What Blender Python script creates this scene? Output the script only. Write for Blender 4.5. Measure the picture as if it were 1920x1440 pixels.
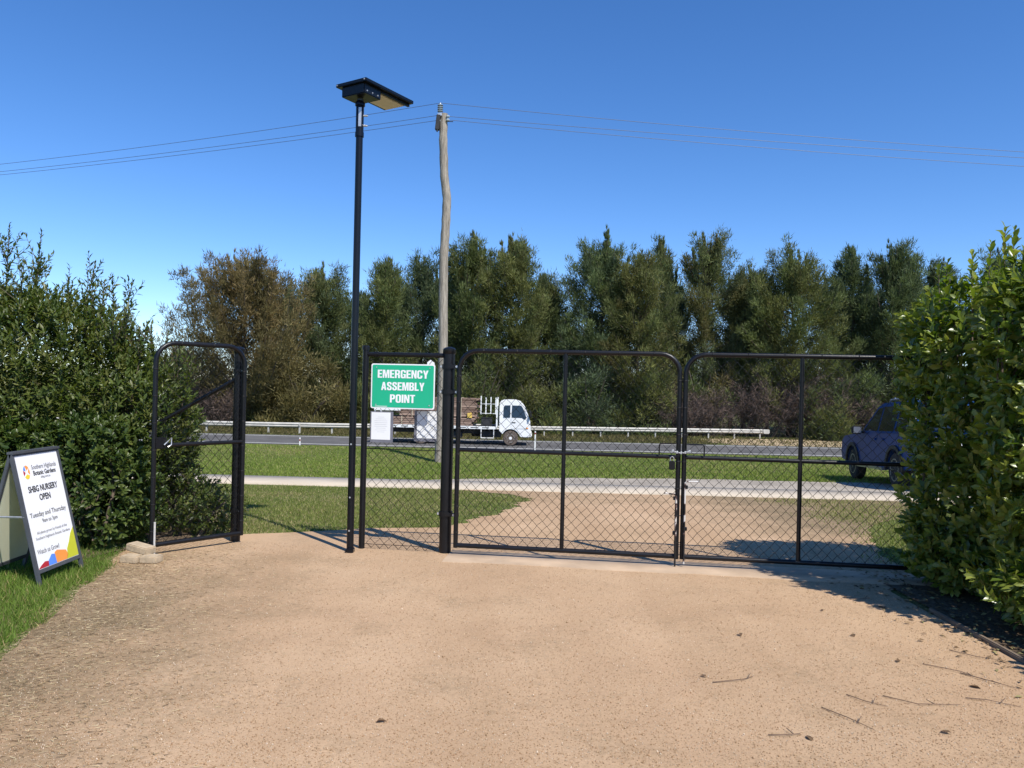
import bpy, bmesh, math, random
import numpy as np
from mathutils import Vector, Matrix
PI = math.pi; R = math.radians
random.seed(7); rng = np.random.default_rng(7)
SC = bpy.context.scene; COL = SC.collection
for o in list(bpy.data.objects): bpy.data.objects.remove(o)

# ------------------------------------------------------------------ camera, sky, sun, exposure
EYE = 1.55; F = 1450.0; ROLL = R(1.3); HORIZ = 721.0
pitch = math.atan((HORIZ - 720) / F)
fwd = Vector((0, math.cos(pitch), math.sin(pitch)))
_r0 = Vector((1, 0, 0)); _u0 = _r0.cross(fwd)
RIGHT = _r0 * math.cos(ROLL) + _u0 * math.sin(ROLL)
UP = -_r0 * math.sin(ROLL) + _u0 * math.cos(ROLL)
cam = bpy.data.cameras.new('camera'); camo = bpy.data.objects.new('camera', cam); COL.objects.link(camo)
cam.sensor_width = 36; cam.lens = 36 * F / 1920; cam.clip_start = 0.05; cam.clip_end = 5000
camo.matrix_world = Matrix(((RIGHT.x, UP.x, -fwd.x, 0), (RIGHT.y, UP.y, -fwd.y, 0), (RIGHT.z, UP.z, -fwd.z, EYE), (0, 0, 0, 1)))
SC.camera = camo
SUN_EL = R(52); SUN_AZ = R(142)          # azimuth clockwise from +Y: behind and right of the viewer
sd = Vector((math.sin(SUN_AZ) * math.cos(SUN_EL), math.cos(SUN_AZ) * math.cos(SUN_EL), math.sin(SUN_EL)))
W = bpy.data.worlds.new('World'); SC.world = W; W.use_nodes = True
wn = W.node_tree.nodes; wl = W.node_tree.links
sky = wn.new('ShaderNodeTexSky'); sky.sky_type = 'NISHITA'; sky.sun_disc = False
sky.sun_elevation = SUN_EL; sky.sun_rotation = SUN_AZ; sky.altitude = 2500; sky.air_density = 1.1; sky.dust_density = 0.0; sky.ozone_density = 1.8
hs = wn.new('ShaderNodeHueSaturation'); hs.inputs['Saturation'].default_value = 1.25
wl.new(sky.outputs[0], hs.inputs['Color']); tint = wn.new('ShaderNodeMixRGB'); tint.blend_type = 'MULTIPLY'; tint.inputs[0].default_value = 1; tint.inputs[2].default_value = (.80, .85, 1.0, 1)   # camera white balance
wl.new(hs.outputs[0], tint.inputs[1]); wl.new(tint.outputs[0], wn['Background'].inputs[0]); wn['Background'].inputs[1].default_value = 0.15
sl = bpy.data.lights.new('sun', 'SUN'); sl.energy = 4.9; sl.angle = R(0.53); sl.color = (1, 0.95, 0.87)
slo = bpy.data.objects.new('sun', sl); COL.objects.link(slo); slo.rotation_euler = sd.to_track_quat('Z', 'Y').to_euler(); slo.location = (10, -14, 24)
SC.view_settings.view_transform = 'Standard'; SC.view_settings.look = 'None'; SC.view_settings.exposure = 0.32; SC.view_settings.gamma = 1
SC.view_settings.use_curve_mapping = False
SC.render.engine = 'CYCLES'; SC.render.resolution_x = 1024; SC.render.resolution_y = 768

def at(px, py, d):
    v = fwd + RIGHT * ((px - 960) / F) + UP * ((720 - py) / F)
    return Vector((0, 0, EYE)) + v * (d / v.y)

# ------------------------------------------------------------------ terrain profile
_py = [-60, 0, 7.6, 9, 11, 13.3, 15.6, 18.5, 20.8, 22.2, 24.3, 25.5, 30, 36, 40.3, 41.2, 49, 60, 120, 1600]
_pz = [0, 0, 0, -.05, -.16, -.29, -.40, -.53, -.70, -.72, -.585, -.62, -1.0, -1.55, -1.93, -1.955, -1.955, -2.1, -2.5, -2.5]
GY = np.unique(np.concatenate([np.arange(-20, 62, .25), [-60, -40, 66, 72, 80, 90, 105, 120, 150, 200, 300, 500, 900, 1500]]))
GZ = np.mean([np.interp(GY + o, _py, _pz) for o in np.linspace(-.7, .7, 7)], axis=0)
def gz(y): return np.interp(y, GY, GZ)
def gzf(y): return float(np.interp(y, GY, GZ))

# ------------------------------------------------------------------ helpers
def tag(o, label=None, cat=None, group=None, kind=None):
    if label: o['label'] = label
    if cat: o['category'] = cat
    if group: o['group'] = group
    if kind: o['kind'] = kind
    return o
def thing(name, loc, label, cat, rz=0, group=None):
    o = bpy.data.objects.new(name, None); COL.objects.link(o); o.empty_display_size = .1
    o.location = loc; o.rotation_euler = (0, 0, rz)
    return tag(o, label, cat, group)
def link(name, me, m, parent=None):
    o = bpy.data.objects.new(name, me); COL.objects.link(o)
    if m is not None and len(me.materials) == 0: me.materials.append(m)
    if parent: o.parent = parent
    return o
def np_mesh(name, V, Fc, cols=None, smooth=False):
    """V (n,3), Fc (m,k) equal-size faces, cols (n,3) per vertex"""
    V = np.asarray(V, np.float32); Fc = np.asarray(Fc, np.int32)
    me = bpy.data.meshes.new(name); k = Fc.shape[1]
    me.vertices.add(len(V)); me.vertices.foreach_set('co', V.ravel())
    me.loops.add(Fc.size); me.loops.foreach_set('vertex_index', Fc.ravel())
    me.polygons.add(len(Fc)); me.polygons.foreach_set('loop_start', np.arange(0, Fc.size, k, dtype=np.int32))
    if smooth: me.polygons.foreach_set('use_smooth', np.ones(len(Fc), bool))
    me.update(calc_edges=True)
    if cols is not None:
        a = me.color_attributes.new('Col', 'FLOAT_COLOR', 'POINT')
        c = np.ones((len(V), 4), np.float32); c[:, :3] = cols; a.data.foreach_set('color', c.ravel())
    return me
class MB:
    def __init__(s): s.v = []; s.f = []
    def add(s, vs, fs):
        b = len(s.v); s.v += [tuple(v) for v in vs]; s.f += [tuple(i + b for i in f) for f in fs]; return s
    def box(s, c, d, rot=None):
        vs = [Vector((x * d[0] / 2, y * d[1] / 2, z * d[2] / 2)) for x in (-1, 1) for y in (-1, 1) for z in (-1, 1)]
        if rot: vs = [rot @ v for v in vs]
        return s.add([v + Vector(c) for v in vs], [(0, 1, 3, 2), (4, 6, 7, 5), (0, 4, 5, 1), (2, 3, 7, 6), (0, 2, 6, 4), (1, 5, 7, 3)])
    def tube(s, pts, r, n=10, caps=True, rs=None):
        pts = [Vector(p) for p in pts]; rings = []
        t0 = (pts[1] - pts[0]).normalized(); a = t0.orthogonal().normalized()
        for i, p in enumerate(pts):
            t = (pts[min(i + 1, len(pts) - 1)] - pts[max(i - 1, 0)]).normalized()
            a = (a - t * a.dot(t)).normalized(); b = t.cross(a)
            rr = rs[i] if rs else r
            rings.append([p + (a * math.cos(2 * PI * k / n) + b * math.sin(2 * PI * k / n)) * rr for k in range(n)])
        vs = [v for g in rings for v in g]; fs = []
        for i in range(len(pts) - 1):
            for k in range(n): fs.append((i * n + k, i * n + (k + 1) % n, (i + 1) * n + (k + 1) % n, (i + 1) * n + k))
        if caps: fs.append(tuple(range(n))[::-1]); fs.append(tuple((len(pts) - 1) * n + k for k in range(n)))
        return s.add(vs, fs)
    def prism(s, poly, h0, h1, axis='y'):
        n = len(poly)
        def P(a, b, h): return {'y': (a, h, b), 'z': (a, b, h), 'x': (h, a, b)}[axis]
        vs = [P(a, b, h0) for a, b in poly] + [P(a, b, h1) for a, b in poly]
        fs = [tuple(range(n)), tuple(range(2 * n - 1, n - 1, -1))] + [(i, i + n, (i + 1) % n + n, (i + 1) % n) for i in range(n)]
        return s.add(vs, fs)
    def lathe(s, prof, c=(0, 0, 0), axis='z', n=20):
        vs = []; fs = []
        for r, h in prof:
            for k in range(n):
                a = 2 * PI * k / n; x, y = r * math.cos(a), r * math.sin(a)
                vs.append({'z': (c[0] + x, c[1] + y, c[2] + h), 'y': (c[0] + x, c[1] + h, c[2] + y), 'x': (c[0] + h, c[1] + x, c[2] + y)}[axis])
        for i in range(len(prof) - 1):
            for k in range(n): fs.append((i * n + k, i * n + (k + 1) % n, (i + 1) * n + (k + 1) % n, (i + 1) * n + k))
        fs.append(tuple(range(n))); fs.append(tuple((len(prof) - 1) * n + k for k in range(n)))
        return s.add(vs, fs)
    def build(s, name, m, parent=None, bevel=0, smooth=False):
        me = bpy.data.meshes.new(name); me.from_pydata(s.v, [], s.f)
        bm = bmesh.new(); bm.from_mesh(me); bmesh.ops.recalc_face_normals(bm, faces=bm.faces)
        if bevel: bmesh.ops.bevel(bm, geom=list(bm.edges), offset=bevel, segments=2, affect='EDGES', clamp_overlap=True)
        bm.to_mesh(me); bm.free()
        if smooth:
            me.polygons.foreach_set('use_smooth', np.ones(len(me.polygons), bool))
            try: me.set_sharp_from_angle(angle=R(40))
            except Exception: pass
        return link(name, me, m, parent)

def text(name, s, size, m, parent, pos, xdir, ydir, bold=0, sx=1, align='CENTER', width=None):
    cu = bpy.data.curves.new('t', 'FONT'); cu.body = s; cu.size = size; cu.align_x = align; cu.align_y = 'CENTER'
    cu.extrude = 0.0003; cu.resolution_u = 3
    ob = bpy.data.objects.new('t', cu); COL.objects.link(ob)
    me = bpy.data.meshes.new_from_object(ob.evaluated_get(bpy.context.evaluated_depsgraph_get()))
    bpy.data.objects.remove(ob); me.name = name
    co = np.empty(len(me.vertices) * 3); me.vertices.foreach_get('co', co); co = co.reshape(-1, 3)
    if width:
        w = co[:, 0].max() - co[:, 0].min(); sx = width / w
    x = Vector(xdir).normalized(); y = Vector(ydir).normalized(); z = x.cross(y)
    out = np.outer(co[:, 0] * sx, x) + np.outer(co[:, 1], y) + np.outer(co[:, 2], z) + np.array(pos)
    if bold:
        bm = bmesh.new(); o0 = out.copy()
        for k, (a, b) in enumerate(((-1, 0), (1, 0), (0, 1), (0, -1), (0, 0))):
            me.vertices.foreach_set('co', (o0 + np.array(x) * a * bold + np.array(y) * b * bold + np.array(z) * k * .00008).ravel()); bm.from_mesh(me)
        bm.to_mesh(me); bm.free()
    else: me.vertices.foreach_set('co', out.ravel())
    me.materials.clear()
    return link(name, me, m, parent)

GLY = {
'E': (.46, [[(0,0),(.46,0),(.46,.16),(.19,.16),(.19,.43),(.42,.43),(.42,.58),(.19,.58),(.19,.84),(.46,.84),(.46,1),(0,1)]]),
'L': (.44, [[(0,0),(.44,0),(.44,.17),(.19,.17),(.19,1),(0,1)]]), 'I': (.19, [[(0,0),(.19,0),(.19,1),(0,1)]]),
'T': (.50, [[(.155,0),(.345,0),(.345,.84),(.5,.84),(.5,1),(0,1),(0,.84),(.155,.84)]]),
'M': (.70, [[(0,0),(.17,0),(.17,.66),(.28,0),(.42,0),(.53,.66),(.53,0),(.70,0),(.70,1),(.45,1),(.35,.38),(.25,1),(0,1)]]),
'N': (.54, [[(0,0),(.17,0),(.17,.60),(.36,0),(.54,0),(.54,1),(.37,1),(.37,.42),(.19,1),(0,1)]]),
'Y': (.56, [[(.185,0),(.375,0),(.375,.38),(.56,1),(.37,1),(.28,.62),(.19,1),(0,1),(.185,.38)]]),
'A': (.58, [[(0,0),(.18,0),(.215,.2),(.365,.2),(.40,0),(.58,0),(.39,1),(.19,1)], [(.24,.35),(.34,.35),(.29,.72)]]),
'P': (.52, [[(0,0),(.19,0),(.19,.38),(.36,.38),(.48,.46),(.52,.58),(.52,.80),(.48,.93),(.36,1),(0,1)], [(.19,.54),(.28,.54),(.33,.60),(.33,.79),(.28,.85),(.19,.85)]]),
'R': (.54, [[(0,0),(.19,0),(.19,.41),(.25,.41),(.32,.36),(.34,0),(.54,0),(.52,.38),(.45,.48),(.52,.58),(.53,.82),(.49,.94),(.38,1),(0,1)], [(.19,.57),(.30,.57),(.345,.64),(.345,.79),(.30,.85),(.19,.85)]]),
'B': (.53, [[(0,0),(.36,0),(.49,.05),(.53,.16),(.53,.40),(.44,.52),(.51,.62),(.51,.84),(.47,.95),(.36,1),(0,1)], [(.19,.15),(.30,.15),(.345,.22),(.345,.36),(.30,.43),(.19,.43)], [(.19,.58),(.29,.58),(.33,.64),(.33,.79),(.29,.85),(.19,.85)]]),
'O': (.54, [[(0,.18),(.05,.05),(.17,-.01),(.37,-.01),(.49,.05),(.54,.18),(.54,.82),(.49,.95),(.37,1.01),(.17,1.01),(.05,.95),(0,.82)], [(.19,.2),(.23,.15),(.31,.15),(.35,.2),(.35,.8),(.31,.85),(.23,.85),(.19,.8)]]),
'C': (.54, [[(.54,.36),(.54,.18),(.49,.05),(.37,-.01),(.17,-.01),(.05,.05),(0,.18),(0,.82),(.05,.95),(.17,1.01),(.37,1.01),(.49,.95),(.54,.82),(.54,.66),(.35,.66),(.35,.80),(.31,.85),(.23,.85),(.19,.80),(.19,.20),(.23,.15),(.31,.15),(.35,.20),(.35,.36)]]),
'G': (.54, [[(.54,.52),(.54,0),(.42,0),(.40,.06),(.30,-.01),(.17,-.01),(.05,.05),(0,.18),(0,.82),(.05,.95),(.17,1.01),(.37,1.01),(.49,.95),(.54,.82),(.54,.68),(.35,.68),(.35,.80),(.31,.85),(.23,.85),(.19,.80),(.19,.20),(.23,.15),(.31,.15),(.35,.22),(.35,.38),(.28,.38),(.28,.52)]]),
'S': (.52, [[(0,.34),(0,.17),(.05,.05),(.16,-.01),(.36,-.01),(.47,.05),(.52,.16),(.52,.38),(.42,.54),(.22,.66),(.19,.72),(.19,.80),(.22,.85),(.30,.85),(.33,.80),(.33,.70),(.51,.70),(.51,.84),(.46,.95),(.36,1.01),(.16,1.01),(.05,.95),(0,.84),(0,.64),(.10,.50),(.30,.38),(.335,.32),(.335,.21),(.30,.15),(.22,.15),(.185,.20),(.185,.34)]])}
def block_text(name, word, h, width, m, parent, zc, y):
    """bold condensed capitals drawn as filled outlines"""
    cu = bpy.data.curves.new('g', 'CURVE'); cu.dimensions = '2D'; cu.fill_mode = 'BOTH'; cu.extrude = .0006; x = 0
    tot = sum(GLY[c][0] for c in word) + .065 * (len(word) - 1); sx = width / tot
    for c in word:
        for poly in GLY[c][1]:
            sp_ = cu.splines.new('POLY'); sp_.points.add(len(poly) - 1); sp_.use_cyclic_u = True
            for p, (a, b) in zip(sp_.points, poly): p.co = ((x + a) * sx - width / 2, (b - .5) * h, 0, 1)
        x += GLY[c][0] + .065
    ob = bpy.data.objects.new('g', cu); COL.objects.link(ob)
    me = bpy.data.meshes.new_from_object(ob.evaluated_get(bpy.context.evaluated_depsgraph_get())); bpy.data.objects.remove(ob); me.name = name
    me.transform(Matrix(((1, 0, 0, 0), (0, 0, -1, y), (0, 1, 0, zc), (0, 0, 0, 1)))); me.materials.clear()
    return link(name, me, m, parent)

# ------------------------------------------------------------------ materials
def newmat(name):
    m = bpy.data.materials.new(name); m.use_nodes = True
    nt = m.node_tree; return m, nt, nt.nodes, nt.links, nt.nodes['Principled BSDF']
def ramp(n, stops):
    r = n.new('ShaderNodeValToRGB'); e = r.color_ramp.elements
    e[0].position, e[0].color = stops[0][0], (*stops[0][1], 1)
    e[1].position, e[1].color = stops[-1][0], (*stops[-1][1], 1)
    for p, c in stops[1:-1]:
        x = e.new(p); x.color = (*c, 1)
    return r
def mat(name, c, rough=.5, metal=0, var=.15, scale=8, bump=0, bscale=60, spec=.5, stretch=None):
    m, nt, n, l, b = newmat(name)
    tc = n.new('ShaderNodeTexCoord'); nz = n.new('ShaderNodeTexNoise'); nz.inputs['Scale'].default_value = scale; nz.inputs['Detail'].default_value = 6
    src = tc.outputs['Object']
    if stretch:
        mp = n.new('ShaderNodeMapping'); mp.inputs['Scale'].default_value = stretch; l.new(src, mp.inputs[0]); src = mp.outputs[0]
    l.new(src, nz.inputs['Vector'])
    r = ramp(n, [(.3, tuple(x * (1 - var) for x in c)), (.7, tuple(min(1, x * (1 + var)) for x in c))])
    l.new(nz.outputs[0], r.inputs[0]); l.new(r.outputs[0], b.inputs['Base Color'])
    b.inputs['Roughness'].default_value = rough; b.inputs['Metallic'].default_value = metal; b.inputs['Specular IOR Level'].default_value = spec
    if bump:
        n2 = n.new('ShaderNodeTexNoise'); n2.inputs['Scale'].default_value = bscale; n2.inputs['Detail'].default_value = 5; l.new(src, n2.inputs['Vector'])
        bp = n.new('ShaderNodeBump'); bp.inputs['Strength'].default_value = bump; bp.inputs['Distance'].default_value = .01
        l.new(n2.outputs[0], bp.inputs['Height']); l.new(bp.outputs[0], b.inputs['Normal'])
    return m
def leafmat(name, rough=.5, trans=.25, spec=.4, rand=None):
    """colour from the Col attribute, or from a per-object random pick between given greens"""
    m, nt, n, l, b = newmat(name)
    if rand:
        oi = n.new('ShaderNodeObjectInfo'); r = ramp(n, [(i / (len(rand) - 1), c) for i, c in enumerate(rand)]); l.new(oi.outputs['Random'], r.inputs[0]); col = r.outputs[0]
    else:
        a = n.new('ShaderNodeAttribute'); a.attribute_name = 'Col'; col = a.outputs['Color']
    l.new(col, b.inputs['Base Color']); b.inputs['Roughness'].default_value = rough; b.inputs['Specular IOR Level'].default_value = spec
    t = n.new('ShaderNodeBsdfTranslucent'); hs = n.new('ShaderNodeHueSaturation'); hs.inputs['Value'].default_value = 1.5; hs.inputs['Saturation'].default_value = 1.15
    l.new(col, hs.inputs['Color']); l.new(hs.outputs[0], t.inputs[0])
    mx = n.new('ShaderNodeMixShader'); mx.inputs[0].default_value = trans; l.new(b.outputs[0], mx.inputs[1]); l.new(t.outputs[0], mx.inputs[2])
    l.new(mx.outputs[0], n['Material Output'].inputs[0]); return m

M = {}
M['black'] = mat('black_powder_coat', (.006, .006, .0075), .36, 0, .3, 6, .08, 90, spec=.35)
M['blackmesh'] = mat('black_coated_wire', (.008, .007, .007), .45, 0, .3, 20, spec=.35)
M['polegloss'] = mat('dark_lamp_paint', (.004, .005, .008), .3, 0, .2, 3, .03, 40, spec=.35)
M['zinc'] = mat('galvanised_steel', (.55, .56, .57), .4, .7, .15, 30)
M['wornzinc'] = mat('worn_bare_steel', (.6, .58, .54), .5, .3, .25, 30)
M['white'] = mat('white_paint', (.78, .78, .76), .35, 0, .05, 3)
def m_worn():
    m, nt, n, l, b = newmat('chipped_black_paint'); tc = n.new('ShaderNodeTexCoord'); mp = n.new('ShaderNodeMapping'); mp.inputs['Scale'].default_value = (8, 8, 5); l.new(tc.outputs['Object'], mp.inputs[0])
    z = n.new('ShaderNodeTexNoise'); z.inputs['Scale'].default_value = 1.6; z.inputs['Detail'].default_value = 5; l.new(mp.outputs[0], z.inputs['Vector'])
    r = ramp(n, [(.50, (.01, .01, .011)), (.53, (.12, .06, .05)), (.56, (.62, .60, .56))]); l.new(z.outputs[0], r.inputs[0]); l.new(r.outputs[0], b.inputs['Base Color']); b.inputs['Roughness'].default_value = .5
    return m
M['chipped'] = m_worn()
M['signwhite'] = mat('sign_white', (.82, .82, .82), .45, 0, .02, 3)
M['green'] = mat('sign_green', (.012, .42, .22), .42, 0, .03, 2)
M['paper'] = mat('paper', (.78, .79, .78), .7, 0, .03, 5)
M['ink'] = mat('black_ink', (.03, .03, .035), .6)
M['greyink'] = mat('grey_ink', (.22, .22, .24), .6)
M['paleink'] = mat('pale_ink', (.5, .51, .52), .7)
M['sleeve'] = mat('grey_plastic_sleeve', (.16, .16, .19), .3, 0, .2, 10)
M['led'] = mat('led_plate', (.62, .58, .47), .5, 0, .06, 12)
M['aframe'] = mat('grey_metal_frame', (.07, .075, .085), .45, 0, .15, 8)
M['cream'] = mat('cream_board', (.80, .79, .60), .6, 0, .06, 4)
for nm, c in dict(red=(.42, .02, .03), blue=(.10, .25, .75), orange=(.85, .30, .06), lime=(.52, .52, .03), yellow=(.85, .6, .05)).items(): M[nm] = mat('print_' + nm, c, .5, 0, .03)
M['paver'] = mat('sandstone_paver', (.42, .33, .22), .9, 0, .22, 20, .35, 90)
M['rubber'] = mat('tyre_rubber', (.022, .021, .02), .85, 0, .3, 10)
M['tyredust'] = mat('dusty_tyre', (.11, .085, .068), .9, 0, .3, 10)
M['glass'] = mat('dark_glass', (.012, .016, .018), .06, 0, .1, 2, spec=.8)
M['cabwhite'] = mat('cab_white', (.76, .76, .75), .3, 0, .06, 2)
M['darksteel'] = mat('dark_chassis', (.02, .02, .022), .7, 0, .3, 5)
M['carblue'] = mat('car_blue', (.002, .040, .17), .3, 0, .1, 2, spec=.18)
M['carplastic'] = mat('car_plastic', (.02, .02, .022), .55)
M['redlens'] = mat('red_lens', (.25, .01, .01), .2)
M['alloy'] = mat('alloy', (.35, .36, .38), .35, .8)
M['porcelain'] = mat('insulator', (.30, .36, .40), .25, 0, .1)
M['trunk'] = mat('bark', (.09, .07, .055), .95, 0, .35, 5, .5, 12, stretch=(4, 4, .6))
M['stem'] = mat('shrub_stem', (.11, .085, .06), .9, 0, .35, 20)
M['strap'] = mat('tan_strap', (.5, .42, .3), .8)
M['ochre'] = mat('yellow_can', (.65, .45, .10), .5)
M['concrete'] = mat('concrete', (.47, .40, .305), .92, 0, .14, 1.1, .3, 120)
M['threshold'] = mat('dusty_concrete', (.42, .305, .205), .95, 0, .2, 2.5, .35, 90)
M['edging'] = mat('timber_edging', (.17, .125, .085), .9, 0, .25, 9, .3, 60, stretch=(8, 1, 8))
M['railwhite'] = mat('weathered_guard_rail', (.47, .45, .40), .6, .1, .15, 3)
M['linepaint'] = mat('line_paint', (.72, .72, .68), .8, 0, .15, 4)
M['needle'] = leafmat('needle_foliage', .6, .3, .2)
M['twig'] = leafmat('bare_twigs', .9, 0, .1)
M['leaf_glossy'] = leafmat('glossy_leaves', .3, .36, .5)
M['leaf_glossy_pick'] = leafmat('glossy_leaf', .3, .36, .5, rand=[(.09, .14, .02), (.15, .205, .03), (.21, .25, .045), (.30, .32, .075)])
M['leaf_dull'] = leafmat('matte_leaves', .4, .32, .4)
M['leaf_dull_pick'] = leafmat('matte_leaf', .42, .25, .4, rand=[(0.056, 0.084, 0.017), (0.084, 0.119, 0.025), (0.126, 0.147, 0.034)])
M['grass'] = leafmat('grass_blades', .6, .35, .2)
M['litter'] = leafmat('dry_litter', .9, .1, .1)

def m_gravel():
    m, nt, n, l, b = newmat('decomposed_granite')
    g = n.new('ShaderNodeNewGeometry')
    def noise(s, d=5, rg=.5):
        x = n.new('ShaderNodeTexNoise'); x.inputs['Scale'].default_value = s; x.inputs['Detail'].default_value = d; x.inputs['Roughness'].default_value = rg; l.new(g.outputs['Position'], x.inputs['Vector']); return x.outputs[0]
    big = ramp(n, [(.3, (.445, .297, .178)), (.5, (.49, .334, .202)), (.72, (.53, .37, .23))]); l.new(noise(.9, 6, .6), big.inputs[0])
    fine = ramp(n, [(.30, (.66, .63, .6)), (.5, (1, 1, 1)), (.74, (1.14, 1.14, 1.14))]); l.new(noise(105, 5, .8), fine.inputs[0])
    mu = n.new('ShaderNodeMixRGB'); mu.blend_type = 'MULTIPLY'; mu.inputs[0].default_value = .75; l.new(big.outputs[0], mu.inputs[1]); l.new(fine.outputs[0], mu.inputs[2])
    wm = n.new('ShaderNodeMapping'); wm.inputs['Scale'].default_value = (1.3, .16, 1); l.new(g.outputs['Position'], wm.inputs[0])
    wn_ = n.new('ShaderNodeTexNoise'); wn_.inputs['Scale'].default_value = 1.0; wn_.inputs['Detail'].default_value = 3; l.new(wm.outputs[0], wn_.inputs['Vector'])
    wr_ = ramp(n, [(.35, (.90, .885, .87)), (.65, (1.04, 1.04, 1.05))]); l.new(wn_.outputs[0], wr_.inputs[0])
    mw = n.new('ShaderNodeMixRGB'); mw.blend_type = 'MULTIPLY'; mw.inputs[0].default_value = 1; l.new(mu.outputs[0], mw.inputs[1]); l.new(wr_.outputs[0], mw.inputs[2]); mu = mw
    # pale grit grains
    v = n.new('ShaderNodeTexVoronoi'); v.inputs['Scale'].default_value = 150; l.new(g.outputs['Position'], v.inputs['Vector'])
    gr = ramp(n, [(.0, (1, 1, 1)), (.22, (0, 0, 0))]); l.new(v.outputs['Distance'], gr.inputs[0])
    sel = ramp(n, [(.55, (0, 0, 0)), (.7, (1, 1, 1))]); l.new(v.outputs['Color'], sel.inputs[0])
    mg = n.new('ShaderNodeMath'); mg.operation = 'MULTIPLY'; l.new(gr.outputs[0], mg.inputs[0]); l.new(sel.outputs[0], mg.inputs[1])
    mgs = n.new('ShaderNodeMath'); mgs.operation = 'MULTIPLY'; mgs.inputs[1].default_value = .6; l.new(mg.outputs[0], mgs.inputs[0])
    m2 = n.new('ShaderNodeMixRGB'); m2.inputs[2].default_value = (.62, .47, .31, 1); l.new(mgs.outputs[0], m2.inputs[0]); l.new(mu.outputs[0], m2.inputs[1])
    # trodden dirt and dead grass along the lawn side and by the path
    sx = n.new('ShaderNodeSeparateXYZ'); l.new(g.outputs['Position'], sx.inputs[0])
    mr = n.new('ShaderNodeMapRange'); mr.inputs['From Min'].default_value = -1.2; mr.inputs['From Max'].default_value = -2.7; l.new(sx.outputs['X'], mr.inputs['Value'])
    yr = n.new('ShaderNodeMapRange'); yr.inputs['From Min'].default_value = 7.4; yr.inputs['From Max'].default_value = 5.4; l.new(sx.outputs['Y'], yr.inputs['Value'])
    d0 = n.new('ShaderNodeMath'); d0.operation = 'MULTIPLY'; l.new(mr.outputs[0], d0.inputs[0]); l.new(yr.outputs[0], d0.inputs[1])
    yr2 = n.new('ShaderNodeMapRange'); yr2.inputs['From Min'].default_value = 10.2; yr2.inputs['From Max'].default_value = 12.6; l.new(sx.outputs['Y'], yr2.inputs['Value'])
    xr2 = n.new('ShaderNodeMapRange'); xr2.inputs['From Min'].default_value = 2.2; xr2.inputs['From Max'].default_value = 3.8; l.new(sx.outputs['X'], xr2.inputs['Value'])
    y3 = n.new('ShaderNodeMapRange'); y3.inputs['From Min'].default_value = 7.6; y3.inputs['From Max'].default_value = 9; l.new(sx.outputs['Y'], y3.inputs['Value'])
    d1 = n.new('ShaderNodeMath'); d1.operation = 'MULTIPLY'; l.new(xr2.outputs[0], d1.inputs[0]); l.new(y3.outputs[0], d1.inputs[1])
    d2 = n.new('ShaderNodeMath'); d2.operation = 'MAXIMUM'; l.new(d0.outputs[0], d2.inputs[0]); l.new(d1.outputs[0], d2.inputs[1])
    y2s = n.new('ShaderNodeMath'); y2s.operation = 'MULTIPLY'; y2s.inputs[1].default_value = .35; l.new(yr2.outputs[0], y2s.inputs[0])
    d3 = n.new('ShaderNodeMath'); d3.operation = 'MAXIMUM'; l.new(d2.outputs[0], d3.inputs[0]); l.new(y2s.outputs[0], d3.inputs[1])
    pn = n.new('ShaderNodeMath'); pn.operation = 'MULTIPLY_ADD'; pn.inputs[1].default_value = 1.8; pn.inputs[2].default_value = -.95; l.new(noise(1.7, 7, .65), pn.inputs[0])
    ad = n.new('ShaderNodeMath'); ad.operation = 'ADD'; l.new(d3.outputs[0], ad.inputs[0]); l.new(pn.outputs[0], ad.inputs[1])
    fb = n.new('ShaderNodeMath'); fb.operation = 'MULTIPLY_ADD'; fb.inputs[1].default_value = 1.4; fb.inputs[2].default_value = -.7; l.new(noise(28, 5, .7), fb.inputs[0])
    ad2 = n.new('ShaderNodeMath'); ad2.operation = 'ADD'; ad2.use_clamp = True; l.new(ad.outputs[0], ad2.inputs[0]); l.new(fb.outputs[0], ad2.inputs[1])
    sc = n.new('ShaderNodeMath'); sc.operation = 'MULTIPLY'; sc.inputs[1].default_value = 1.0; l.new(ad2.outputs[0], sc.inputs[0])
    dirt = ramp(n, [(.35, (.15, .105, .06)), (.65, (.30, .225, .13))]); l.new(noise(40, 4, .7), dirt.inputs[0])
    m3 = n.new('ShaderNodeMixRGB'); l.new(sc.outputs[0], m3.inputs[0]); l.new(m2.outputs[0], m3.inputs[1]); l.new(dirt.outputs[0], m3.inputs[2])
    l.new(m3.outputs[0], b.inputs['Base Color']); b.inputs['Roughness'].default_value = .95; b.inputs['Specular IOR Level'].default_value = .15
    bp = n.new('ShaderNodeBump'); bp.inputs['Strength'].default_value = .8; bp.inputs['Distance'].default_value = .008
    l.new(noise(120, 5, .7), bp.inputs['Height'])
    bp2 = n.new('ShaderNodeBump'); bp2.inputs['Strength'].default_value = .15; bp2.inputs['Distance'].default_value = .06
    l.new(noise(3.2, 4, .5), bp2.inputs['Height']); l.new(bp.outputs[0], bp2.inputs['Normal']); l.new(bp2.outputs[0], b.inputs['Normal'])
    return m
M['gravel'] = m_gravel()
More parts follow.
